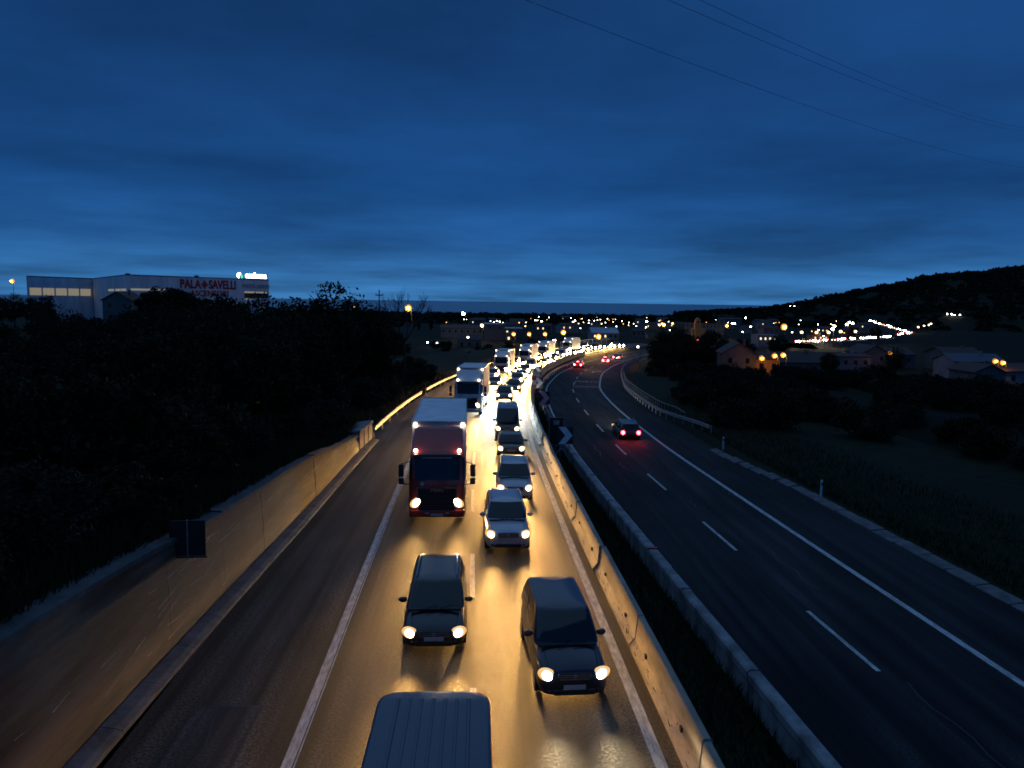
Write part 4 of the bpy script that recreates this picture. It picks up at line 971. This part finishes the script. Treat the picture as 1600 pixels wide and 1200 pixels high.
# bare tree
def bare(rng, p, d, l, r, n, mb):
    e = p+d*l; mb.tube([p, p.lerp(e, .5)+Vector(rng.normal(0, .05*l, 3)), e], [r, r*.8, r*.6], 6, False)
    if n == 0: return
    for _ in range(3 if n > 1 else 2):
        q = (d+Vector(rng.normal(0, .42, 3))+Vector((0, 0, .12))).normalized(); bare(rng, e, q, l*rng.uniform(.6, .85), r*.58, n-1, mb)
bt = thing('bare_tree', 'leafless tree with spreading branches against the sky', 'tree', (-9.3, 95, zleft(-9.3, 95)), 0); rng = np.random.default_rng(4)
mb = MB(); mb.tube([(0, 0, -.5), (.1, 0, 3.2), (0, .1, 6.)], [.2, .17, .14], 8); mb.build('trunk', M_BARK, bt)
mb = MB()
for a in (-1., -.35, .3, .9): bare(rng, Vector((0, 0, 5.2)), Vector((a*.75, rng.normal(0, .3), 1)).normalized(), 2.3, .12, 4, mb)
mb.build('branches', M_BARK, bt)
# right-hand bushes and trees
def rzone(y, off):
    if y < 62: return 'beyond the mown grass at right'
    if off < 22: return 'close behind the right guardrail' + (' past the dark trees' if y > 100 else '')
    return 'between guardrail and valley houses' + (', far part' if y > 100 else ', near part')
for i in range(92):
    y = 40+RNG.uniform(0, 1)**.8*95; off = 17+RNG.uniform(0, 1)*(16+.42*y) if y < 62 else 11.5+RNG.uniform(0, 1)*(14+.36*y)
    if y < 62: off += 10
    x, yy = RD.at(min(y, 140), off)
    z = ZR(yy)-.6-.02*(off-9) if off < 38 else T(x, yy)
    plant('bush', 'bush', i, x, yy, z-.2, RNG.uniform(.75, 1.15), 'dark shrub in the thicket '+rzone(yy, off), 'bush', 'bushes '+rzone(yy, off))
for i in range(26):
    x = 46+i*3.4+RNG.uniform(-2, 2); y = 100+RNG.uniform(-14, 22)-.1*(x-46); plant('bush', 'bush', i+2, x, y, T(x, y)-.3, RNG.uniform(.9, 1.3), 'dark shrub in the thicket right below the valley houses', 'bush', 'bushes below the valley houses')
for i, (x, y, s) in enumerate([(41, 168, 1.12), (46, 176, 1.2), (50.5, 170, 1.08), (38, 158, .82), (44, 160, .95), (55, 178, 1.1), (60, 172, .8), (35, 146, .7), (41, 150, .72)]):
    plant('tree', 'tree', i, x, y, T(x, y)-.4 if s > .75 else ZR(y)-.6, s, 'dark tree in the clump hiding the far end of the curve', 'tree', 'trees in the clump on the curve')
for i, (x, y, s, lab) in enumerate([(72, 155, .62, 'small dark tree beside the white low house'), (92, 166, .7, 'dark tree left of the gabled house'), (66, 250, .9, 'tree left of the lit car park'), (97, 245, .85, 'tree right of the lit car park'), (102, 262, .7, 'round tree below the orange lamp'), (196, 395, .95, 'dark tree in front of the bright lower road'), (218, 415, 1.0, 'dark tree right of the bright lower road')]):
    plant('tree', 'tree', i, x, y, T(x, y)-.4, s, lab, 'tree')
for i in range(26):
    y = 57+RNG.uniform(0, 1)*55; off = -14.2-RNG.uniform(0, 1)**1.5*10; x, yy = LM.at(y, off); plant('bush', 'bush', i+1, x, yy, zleft(x, yy)-.2, RNG.uniform(.6, 1.1), 'dark roadside bush behind the left guardrail', 'bush', 'bushes behind the left guardrail')
for i, (x, y, s) in enumerate([(-33, 420, .8), (-27, 430, .82), (5, 520, .85), (20, 540, .8), (-8, 500, .7)]): plant('cypress_tree', 'cypress', 0, x, y, T(x, y), s, 'slender dark cypress pricking the sea line', 'tree', 'cypresses before the sea')
for i in range(26):
    x = -52+i*4.2+RNG.uniform(-3, 3); y = 175+RNG.uniform(0, 60)+(25 if x > 5 else 0)
    if x > LM(min(y, 280))-18: continue
    plant('bush', 'bush', i, x, y, T(x, y)-.2, RNG.uniform(.6, 1.0), 'scattered shrub in the dark field left of the queue', 'bush', 'shrubs in the left field')

# ------------------------------------------------------------------ buildings
M_ARENA = mat('arena_cladding', (.80, .76, .78), .7, var=.15, scale=.25, stretch=(1, 1, .2)); M_LITWIN = mat('lit_window', (.8, .7, .5), .4, var=.15, scale=.3, emit=(1, .82, .45), estr=.2)
M_DARKBAND = mat('dark_band', (.03, .03, .035), .5); M_SIGNRED = mat('sign_red', (.5, .02, .035), .6, var=.1); M_FADED = mat('sign_faded', (.26, .25, .27), .7)
ar = thing('arena_building', 'large pale sports arena with red lettering and a lit roof sign', 'building'); ZB, ZT = -7., 16.7
PL = [(-187.0, 327), (-188.5, 374), (-165.4, 352), (-125.4, 281), (-88.8, 330), (-100, 372), (-150, 420), (-205, 400), (-215, 345)]
PL = [(-186.0, 325), (-187.2, 374), (-165.4, 350), (-125.4, 281), (-88.8, 330)]
def facade(name, a, b, z0, z1, m, off=0., th=.3, parent=ar, s0=0., s1=1.):
    A, B = Vector((*a, 0)), Vector((*b, 0)); d = B-A; nn = Vector((d.y, -d.x, 0)).normalized(); P, Q = A+d*s0+nn*off, A+d*s1+nn*off
    v = []
    for z in (z0, z1):
        for p in (P, Q, Q-nn*th, P-nn*th): v.append((p.x, p.y, z))
    return obj(name, v, [(0, 1, 5, 4), (1, 2, 6, 5), (2, 3, 7, 6), (3, 0, 4, 7), (4, 5, 6, 7), (3, 2, 1, 0)], m, parent)
segs = [((-190, 322), (-179, 350)), ((-179, 350), (-165.4, 350)), ((-165.4, 350), (-125.4, 281)), ((-125.4, 281), (-88.8, 330))]
W0, W1, W2_, W3 = (-185.1, 325), (-187.2, 374), (-165.4, 350), (-125.4, 281)
E_ = (-88.8, 330)
for a, b in ((W0, W1), (W2_, W3)): pass
# left wing, inner corner wall, main facade
for a, b, k in ((W0, (-172.0, 352), 5), ((-172.0, 352), W3, 9), (W3, E_, 8)):
    for i in range(k): facade('cladding_panel', a, b, ZB, ZT, M_ARENA, RNG.uniform(-.03, .03), .4, ar, i/k+.001, (i+1)/k-.001)
    facade('parapet', a, b, ZT, ZT+.35, M_DARKBAND, .06, .5)
roof_pts = [W0, (-172.0, 352), W3, E_, (-110, 400), (-190, 420), (-213, 385)]
obj('roof', [(x, y, ZT-.15) for x, y in roof_pts], [tuple(range(len(roof_pts)))], M_DARKBAND, ar)
for a, b in ((E_, (-110, 400)), ((-110, 400), (-190, 420)), ((-190, 420), (-213, 385)), ((-213, 385), W0)): facade('side_wall', a, b, ZB, ZT-.3, M_ARENA)
for i in range(5): facade('window', W0, (-172.0, 352), 9.2, 12.2, M_LITWIN, .08, .1, ar, .03+i*.19, .195+i*.19)
for s0, s1 in ((.50, .66), (.70, .84), (.86, .97)): facade('window', (-172.0, 352), W3, 11.2, 12.0, M_LITWIN, .08, .1, ar, s0, s1)
for s0, s1 in ((.02, .16), (.17, .30)): facade('window', W3, E_, 11.4, 12.1, M_LITWIN, .08, .1, ar, s0, s1)
facade('window', W3, E_, 11.3, 11.9, M_LITWIN, .08, .1, ar, .80, .995); facade('dark_opening', W3, E_, 9.3, 11.28, M_DARKBAND, .07, .1, ar, .80, .995); facade('window', W3, E_, 8.6, 9.0, M_LITWIN, .08, .1, ar, .80, .86); facade('ledge', W3, E_, 5.3, 5.7, M_DARKBAND, .5, .6, ar, .35, .8)
for x, y in ((-168, 356), (-160, 345), (-130, 292), (-110, 306)): MB().box(x-.6, x+.6, y-.6, y+.6, ZT, ZT+1.0).build('roof_vent', M_DARKBAND, ar)
dF = Vector((E_[0]-W3[0], E_[1]-W3[1], 0)); LF = dF.length; dF.normalize(); aF = math.atan2(dF.y, dF.x); nF = Vector((dF.y, -dF.x, 0))
def on_facade(me, s, z, name, sx=1., off=.12, parent=ar, sz=1.):
    p = Vector((*W3, 0))+dF*LF*s+nF*off; o = link(name, me, parent); o.matrix_world = Matrix.Translation((p.x, p.y, z)) @ Matrix.Rotation(aF, 4, 'Z') @ Matrix.Rotation(R(90), 4, 'X') @ Matrix.Diagonal((sx, sz, 1, 1)); return o
on_facade(text_mesh('PALA', 4.6, M_SIGNRED, .06, .17), .405, 12.75, 'lettering', .82); on_facade(text_mesh('SAVELLI', 4.6, M_SIGNRED, .06, .17), .635, 12.75, 'lettering', .78)
on_facade(text_mesh('ASCENSORI', 3.1, M_SIGNRED, .06, .10), .54, 9.75, 'lettering', 1.05)
for k in range(5):      # striped diamond between the words
    h = .46*(1-abs(k-2)/2.6); o = MB().box(-1.9*h*1.7, 1.9*h*1.7, -.32+(k-2)*.66, .28+(k-2)*.66, -.03, .03).build('emblem_bar', M_SIGNRED, ar); on = on_facade(o.data, .505, 14.2, 'emblem_bar'); bpy.data.objects.remove(o)
on_facade(text_mesh('PORTO S. GIORGIO', 2.1, M_FADED, .04, .02), .895, 13.4, 'lettering', .72)
M_SIGNLIT = mat('sign_white_glow', (.9, .9, .9), .4, var=0, emit=(.92, 1, .96), estr=7); M_SIGNGRN = mat('sign_green_glow', (.1, .6, .2), .4, var=0, emit=(.05, .9, .22), estr=1.6)
rs = thing('roof_sign', 'glowing white roof sign with a green leaf mark on the arena', 'sign')
def on_f2(me, s, z, name): return on_facade(me, s, z, name, .86, -.3, rs)
on_f2(text_mesh('conforma', 3.1, M_SIGNLIT, .12, .10), .90, 17.55, 'lettering')
b = MB().ball((-.55, .9, 0), (.7, .75, .12)).ball((.25, 1.5, 0), (.9, .55, .12)).ball((-.1, .3, 0), (.45, .6, .12)).mesh('leaf', M_SIGNLIT, True); on_f2(b, .765, 17.5, 'leaf_mark'); b = MB().ball((.9, .6, 0), (.42, .8, .12)).mesh('leafg', M_SIGNGRN, True); on_f2(b, .775, 17.3, 'leaf_mark')
p0 = Vector((*W3, 0))+dF*LF*.76-nF*.4; p1 = Vector((*W3, 0))+dF*LF*.995-nF*.4; MB().tube([(p0.x, p0.y, ZT+.6), (p1.x, p1.y, ZT+.6)], .12, 6).build('support_beam', M_DSTEEL, rs)
for i in range(5): p = p0.lerp(p1, i/4); MB().tube([(p.x, p.y, ZT-.1), (p.x, p.y, ZT+3)], .08, 6).build('support_post', M_DSTEEL, rs)

M_PLAST = mat('plaster_cream', (.16, .14, .125), .85, var=.2, scale=.6); M_PLASTW = mat('plaster_white', (.23, .23, .24), .85, var=.2, scale=.6); M_ROOF = mat('roof_tile', (.075, .045, .038), .85, var=.35, scale=2, bump=.3); M_ROOFB = mat('roof_sheet_blue', (.05, .065, .10), .6, var=.2); M_ROOFW = mat('roof_sheet_pale', (.35, .40, .46), .6, var=.2)
M_WINDK = mat('window_dark', (.015, .016, .02), .2); M_WINLIT = mat('window_lit', (.8, .65, .4), .5, emit=(1, .72, .38), estr=1.6, var=0); M_SHED = mat('shed_wall', (.11, .11, .125), .8, var=.2)
M_ORANGELIT = mat('plaster_orange_lit', (.55, .27, .08), .85, var=.2)  # orange lamplight and floodlight put into the wall colour
def house(name, label, x0, x1, D, ztop, zeave, kind='gable', wall=M_PLAST, roof=M_ROOF, depth=9., lit=0, group=None, cat='house', rows=1, ncol=3, rot=0., zb=None):
    xc = (x0+x1)/2; w = x1-x0; base = (T(xc, D)-.6) if zb is None else zb; t = thing(name, label, cat, (xc, D, base), R(rot), group); he = zeave-base; ht = ztop-base; ov = .35
    MB().box(-w/2, w/2, 0, depth, 0, he).build('wall', wall, t)
    if kind == 'gable':      # gable towards the camera
        obj('gable_wall', [(-w/2, .0, he), (w/2, .0, he), (0, .0, ht), (-w/2, depth, he), (w/2, depth, he), (0, depth, ht)], [(0, 1, 2), (5, 4, 3)], wall, t)
        for s in (-1, 1):
            d = .22; obj('roof', [(s*(w/2+ov), -ov, he-ov*(ht-he)/(w/2)), (0, -ov, ht+.02), (0, depth+ov, ht+.02), (s*(w/2+ov), depth+ov, he-ov*(ht-he)/(w/2)), (s*(w/2+ov), -ov, he-ov*(ht-he)/(w/2)+d), (0, -ov, ht+d+.02), (0, depth+ov, ht+d+.02), (s*(w/2+ov), depth+ov, he-ov*(ht-he)/(w/2)+d)], [(0, 1, 2, 3), (4, 7, 6, 5), (0, 4, 5, 1), (3, 2, 6, 7), (0, 3, 7, 4)], roof, t)
    elif kind == 'ridge':
        for s in (0, 1):
            ya, yb = (-ov, depth/2) if s == 0 else (depth+ov, depth/2); obj('roof', [(-w/2-ov, ya, he-.1), (w/2+ov, ya, he-.1), (w/2+ov, yb, ht), (-w/2-ov, yb, ht), (-w/2-ov, ya, he+.1), (w/2+ov, ya, he+.1), (w/2+ov, yb, ht+.2), (-w/2-ov, yb, ht+.2)], [(0, 1, 2, 3), (7, 6, 5, 4), (0, 4, 5, 1), (1, 5, 6, 2), (0, 3, 7, 4)], roof, t)
        obj('gable_wall', [(x, y, z) for x in (-w/2+.01, w/2-.01) for y, z in ((0, he), (depth, he), (depth/2, ht))], [(0, 1, 2), (3, 5, 4)], wall, t)
    else: MB().box(-w/2-.2, w/2+.2, -.2, depth+.2, he, he+.3).build('roof', roof, t)
    k = 0
    for r_ in range(rows):
        for c in range(ncol):
            xx = -w/2+w*(c+.5)/ncol; zz = he-(1.9+r_*2.9)
            if zz < .3: continue
            f = MB().box(xx-.42, xx+.42, -.06, .02, zz, zz+1.1).build('window', M_SHED, t); MB().box(xx-.36, xx+.36, -.075, -.062, zz+.06, zz+1.04).build('pane', M_WINLIT if k < lit else M_WINDK, f); k += 1
    if kind != 'flat': MB().box(w*.18, w*.18+.5, depth*.4, depth*.4+.5, he, ht+.7).build('chimney', wall, t)
    return t
house('house', 'cream gabled house lit orange at its side, nearest in the right valley', 48.2, 54.8, 150, 1.7, -.3, 'gable', M_PLAST, M_ROOF, 10, rows=2, ncol=2, rot=-12)
house('house', 'low annex with orange-lit wall right of the gabled house', 55.2, 60.2, 151, -.4, -1.4, 'ridge', M_ORANGELIT, M_ROOF, 7, ncol=2)
house('house', 'long low house with brown tiled roof', 64, 82, 172, -1.6, -3.6, 'ridge', M_PLAST, M_ROOF, 11, rows=1, ncol=5)
house('house', 'white flat-topped house right of the long low house', 84.2, 93.8, 180, -2.2, -2.6, 'ridge', M_PLASTW, M_ROOF, 9, ncol=4)
house('house', 'pale gabled house beside an orange lamp, middle of the right valley', 95.4, 101.8, 187, -.4, -2.1, 'gable', M_PLAST, M_ROOF, 9, ncol=2)
house('house', 'dim low house right of the pale gabled house', 104, 114, 196, -1.8, -3.0, 'ridge', M_SHED, M_ROOF, 9)
house('house', 'cream two-storey house by the single orange lamp', 118.3, 128, 190, -.9, -2.4, 'ridge', M_PLAST, M_ROOF, 9, rows=2)
house('house', 'house with a dark blue roof at the right edge', 102, 112.5, 160, -.7, -2.1, 'ridge', M_PLASTW, M_ROOFB, 9, ncol=4, rot=-6)
house('house', 'gabled shed in front of the blue-roofed house', 93.2, 99, 140, -1.3, -2.6, 'gable', M_PLAST, M_ROOF, 8, ncol=1)
house('house', 'dark-roofed house cut by the right edge', 106, 117, 150, -2.0, -3.2, 'ridge', M_PLASTW, M_ROOF, 9)
house('warehouse', 'boxy grey warehouse beyond the left fields', 2.2, 9.8, 300, .6, .4, 'flat', M_SHED, M_ROOFW, 14, cat='warehouse', rows=1, ncol=2)
house('warehouse', 'long dim warehouse left of the boxy grey one', -16, 1.6, 318, -.9, -1.8, 'ridge', M_SHED, M_ROOF, 16, cat='warehouse', ncol=7)
house('warehouse', 'low white-roofed shed right of the boxy grey warehouse', 10.6, 18.1, 328, -1.9, -2.2, 'flat', M_PLAST, M_ROOFW, 12, cat='warehouse', lit=1, ncol=3)
house('warehouse', 'pale blue-roofed hall behind the bridge railing', 48.7, 60, 330, -1.6, -3.6, 'ridge', M_PLASTW, M_ROOFW, 14, cat='warehouse', lit=3, ncol=5)
house('house', 'small cream house with lit front left of the queue', 10.2, 13.4, 288, -2.4, -3.0, 'ridge', M_PLAST, M_ROOF, 6, lit=1, ncol=2)
house('house', 'dim stone house in the dark field left of the trucks', -6.5, 0.5, 238, -1.5, -2.6, 'ridge', M_SHED, M_ROOF, 8, rows=2)
house('house', 'plain gabled house half hidden before the arena', -95.6, -88.4, 200, 10.3, 8.3, 'gable', M_PLAST, M_ROOF, 9, rows=3, ncol=2, zb=-4)
house('apartment_block', 'wide cream block left of the orange tower', 113.4, 128, 455, -1.6, -2.0, 'flat', M_PLAST, M_ROOF, 12, cat='building', rows=2, ncol=6, lit=1)
house('apartment_block', 'wide cream block right of the orange tower', 133, 146.4, 455, -2.1, -2.5, 'flat', M_PLAST, M_ROOF, 12, cat='building', rows=2, ncol=6)
house('apartment_block', 'farther pale block behind the big orange lamp', 190, 207, 600, -1.2, -2.0, 'ridge', M_SHED, M_ROOF, 12, cat='building', rows=2, ncol=7)
house('house', 'pale house above the row of yellow lamps', 150, 158, 400, -1.6, -3., 'ridge', M_SHED, M_ROOF, 9, rows=2, ncol=3)
house('house', 'house beneath the row of orange lamps by the bright bend', 268, 288, 545, -3.4, -5.5, 'ridge', M_SHED, M_ROOF, 12, rows=1, ncol=5)
house('filling_station', 'filling station canopy with lit underside', 122.2, 130.5, 332, -3.6, -3.9, 'flat', M_PLASTW, M_PLASTW, 9, cat='building', lit=4, ncol=4)
house('shop', 'orange-lit shop front on the lower road', 164, 172, 372, -4.6, -5.0, 'flat', M_ORANGELIT, M_ROOF, 7, cat='building', lit=3, ncol=3)
# the scatter of small far houses and their lit windows
for i in range(34):
    y = RNG.uniform(300, 760); x = RNG.uniform(-.03*y, .52*y); 
    if (y < 420 and x < 80) or (y < 440 and x > .28*y): continue
    w = RNG.uniform(6, 13); g_ = T(x, y); hh = RNG.uniform(3., 6.5)
    house('house', 'small dim house in the far town'+(' before the sea' if x < .17*y else ' around the lit cluster' if x < .33*y else ' under the hill'), x-w/2, x+w/2, y, g_+hh+1.3, g_+hh, 'ridge', (M_PLAST, M_SHED, M_PLASTW)[i % 3], M_ROOF, 8, lit=int(RNG.integers(0, 3)), ncol=3, rows=1, group='far town houses'+(' before the sea' if x < .17*y else ' around the lit cluster' if x < .33*y else ' under the hill'), rot=RNG.uniform(-25, 25))
# church tower
ct = thing('church_tower', 'orange floodlit church tower with a small dome', 'tower', (122, 425, T(122, 425)-.5)); zt = 1.6-ct.location.z
b = MB().box(-1.7, 1.7, 0, 3.4, 0, zt-3.).build('shaft', M_ORANGELIT, ct); b = MB().box(-1.35, 1.35, .35, 3.05, zt-3., zt-.9).build('belfry', M_ORANGELIT, ct); MB().box(-.45, .45, .3, .36, zt-2.7, zt-1.3).build('bell_opening', M_WINDK, b)
MB().box(-1.95, 1.95, -.25, 3.65, zt-3.1, zt-2.85).build('cornice', M_ORANGELIT, ct); MB().ball((0, 1.7, zt-.9), (1.3, 1.3, 1.2), 12, 8).build('dome', M_ORANGELIT, ct, True); MB().box(-1.7, 4.5, 1., 9, 0, zt-6.).build('nave', M_ORANGELIT, ct)

# utility pole
up_ = thing('utility_pole', 'dark utility pole with cross-arm beside the bare tree', 'pole', (-15.5, 120, T(-15.5, 120)))
h = 10.9-up_.location.z; MB().tube([(0, 0, -.8), (0, 0, h)], [.14, .08], 8).build('post', M_BARK, up_); MB().box(-.6, .6, -.06, .06, h-.9, h-.75).build('cross_arm', M_BARK, up_)
for q in (-.5, 0, .5): MB().tube([(q, 0, h-.75), (q, 0, h-.5)], .05, 6).build('insulator', M_WHITE, up_)

# ------------------------------------------------------------------ street lamps (all lit in the photograph)
EM = {'w': (1, .93, .74), 'y': (1, .74, .34), 'o': (1, .40, .045), 'g': (.80, 1, .45)}
LAMPC = {}
def lamp_me(col, size):
    k = (col, size)
    if k not in LAMPC:
        m = mat('lamp_glow_%s%d' % k, (.9, .9, .9), .4, var=0, emit=EM[col], estr=(20, 34, 60, 90)[size-1]*(.28 if col == 'o' else .6 if col == 'y' else 1)); r_ = (.26, .42, .58, .75)[size-1]
        LAMPC[k] = MB().ball((0, 0, 0), (r_, r_, r_*.85), 10, 7).mesh('lamp_globe', m, True)
    return LAMPC[k]
def halo_me(col, size):  # halo of a warm street lamp, added as a dim emissive ball
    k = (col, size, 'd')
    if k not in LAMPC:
        m = mat('lamp_halo_glow_%s%d' % (col, size), (.6, .4, .2), .5, var=0, emit=(1, .34, .03) if col == 'o' else (1, .55, .15), estr=.85); r_ = (.26, .42, .58, .75)[size-1]*1.75
        LAMPC[k] = MB().ball((0, 0, 0), (r_, r_*.5, r_), 12, 8).mesh('lamp_halo', m, True)
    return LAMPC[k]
CN = {'w': 'white', 'y': 'yellowish', 'o': 'orange', 'g': 'greenish white'}
for i in range(70):
    y = RNG.uniform(270, 780); x = RNG.uniform(-.06*y, .50*y)
    if y < 330 and x < 75: continue
    LAMPS.append((round(x, 1), round(y, 1), T(x, y)+RNG.uniform(4, 7.5), 'woyoyw'[int(RNG.integers(0, 6))], 1))
for i, (x, y, z, c, s) in enumerate(LAMPS):
    g = T(x, y); g = min(g, z-2.5); r_ = 'far left' if x < -40 else None
    if y <= 160 and x < 0: pl = 'in the left wood'
    elif y <= 160: pl = 'among the houses in the right valley'
    elif y < 250: pl = 'in the dark fields left of the queue' if x < 30 else 'among the valley houses at right'
    elif y < 400: pl = 'in the near part of the town'
    else: pl = 'in the distant part of the town'
    t = thing('street_lamp', '%s street lamp glowing on its pole %s' % (CN[c], pl), 'street lamp', (x, y, g), 0, '%s street lamps %s' % (CN[c], pl))
    h = z-g; MB().tube([(.5, 0, -.4), (.5, 0, h*.9), (.4, 0, h+.25), (0, 0, h+.32)], [.09, .07, .05, .05], 6).build('pole', M_DSTEEL, t); k_ = .5 if y < 130 else .72 if y < 200 else 1.; link('lamp_globe', lamp_me(c, s), t, (0, 0, h)).scale = (k_,)*3
    if c in 'oy' and s >= 2: link('lamp_halo', halo_me(c, s), t, (0, .55*k_, h)).scale = (k_,)*3  # added halo ball behind the globe
    MB().box(-.35, .35, -.18, .18, h+.28, h+.40).build('lamp_head', M_DSTEEL, t)
    if s >= 2 and (y < 345 or c == 'o'):
        d = bpy.data.lights.new('lamp_light', 'POINT'); d.energy = (0, 420, 900, 2400)[s-1]*(.3 if y < 200 else 1.); d.color = EM[c]; d.shadow_soft_size = .3
        o = bpy.data.objects.new('lamp_light', d); COL.objects.link(o); o.parent = t; o.location = (0, -.6, h-.4)
# lights of houses on the hill
for i, (x, y, z) in enumerate([(511, 822.9, 2.6), (509.7, 812.8, 2.4), (507.6, 804.1, 1.9), (508.8, 796.9, 2.), (569.4, 1422.2, 4.4), (576.6, 1411, 8.2), (565.7, 1366.5, 8.3)]):
    t = thing('hill_lamp', 'small white lamp on the dark hillside', 'lamp', (x*.985, y*.985, z-4), 0, 'lamps on the hillside'); MB().tube([(0, 0, -6), (0, 0, 4)], .1, 6).build('pole', M_STEEL, t); MB().ball((0, 0, 4), .55, 8, 6).build('lamp_globe', MATS['lamp_glow_w2'], t)

# far roads with queues of tiny cars
def ribbon(name, pts, w):
    V = []; Fc = []
    for i, p in enumerate(pts):
        a = Vector(pts[max(i-1, 0)]); b = Vector(pts[min(i+1, len(pts)-1)]); d = (b-a).normalized(); nn = Vector((d.y, -d.x, 0)).normalized(); p = Vector(p)
        for k, dz in ((-w*2.2, -4), (-w, 0), (w, 0), (w*2.2, -4)): V.append(p+nn*k+Vector((0, 0, dz)))
    for i in range(len(pts)-1):
        for k in range(3): Fc.append((i*4+k, i*4+k+1, (i+1)*4+k+1, (i+1)*4+k))
    return struct(obj(name, V, Fc, M_ASPH2))
ribbon('far_road_climbing', [UPROAD[0]]+UPROAD[3:22:3]+[UPROAD[23]], 5); ribbon('far_road_bend', [UPROAD[23], UPROAD[27], UPROAD[30]], 5); ribbon('far_road_lower', LOROAD[::3]+[LOROAD[-1]], 5)
FB = MB(); v, f = loft_body([(0, .3, .6, .7), (.2, .2, .8, .95), (1.1, .2, .95, 1), (2.2, .2, .95, 1), (4.1, .25, .95, .9)], .85); FB.add(v, f); FB.box(-.75, .75, 1.0, 3.8, .9, 1.45, .15, .5); fb = {c: FB.mesh('body', c, True) for c in (P_SILVER, P_GREY, P_NAVY)}
fl = MB().ball((0, 0, 0), (.30, .12, .26), 8, 6).mesh('headlight', mat('headlight_glow_distant', (.9, .9, .8), .4, var=0, emit=(1, .90, .66), estr=95), True); fl2 = MB().ball((0, 0, 0), (.24, .12, .2), 8, 6).mesh('headlight', mat('headlight_glow_dim', (.9, .9, .8), .4, var=0, emit=(1, .80, .5), estr=9), True); ft = MB().ball((0, 0, 0), (.2, .12, .18), 8, 6).mesh('tail_lamp', M_TAILF, True)
def tiny(x, y, z, lab, grp, away=False, i=0):
    hl = fl2 if RNG.uniform() < .3 else fl; x += RNG.uniform(-2, 2); y += RNG.uniform(-2, 2)
    t = thing('distant_car', lab, 'car', (x, y, z), math.atan2(x, -y)+math.pi+(math.pi if away else 0)+RNG.uniform(-.3, .3), grp); link('body', fb[(P_SILVER, P_GREY, P_NAVY)[i % 3]], t)
    t.rotation_euler = (0, 0, -math.atan2(x, y)+(math.pi if away else 0)+RNG.uniform(-.3, .3))
    for s in (-1, 1): link('headlight', hl, t, (s*.62, -.02, .66)); link('tail_lamp', ft, t, (s*.62, 4.12, .75))
for i, p in enumerate(UPROAD): tiny(p[0], p[1], p[2]+.05, 'tiny distant car with glaring headlights on the climbing road at right', 'distant cars on the climbing road', False, i)
for i, p in enumerate(LOROAD): tiny(p[0], p[1], p[2]+.05, 'tiny distant car with glaring headlights on the lower town road', 'distant cars on the lower town road', False, i)
for i, p in enumerate(PARK): tiny(p[0], p[1], T(p[0], p[1])+.3, 'small parked or waiting car in the lit cluster beyond the dark trees', 'cars in the lit cluster', i in (3, 9, 14), i)
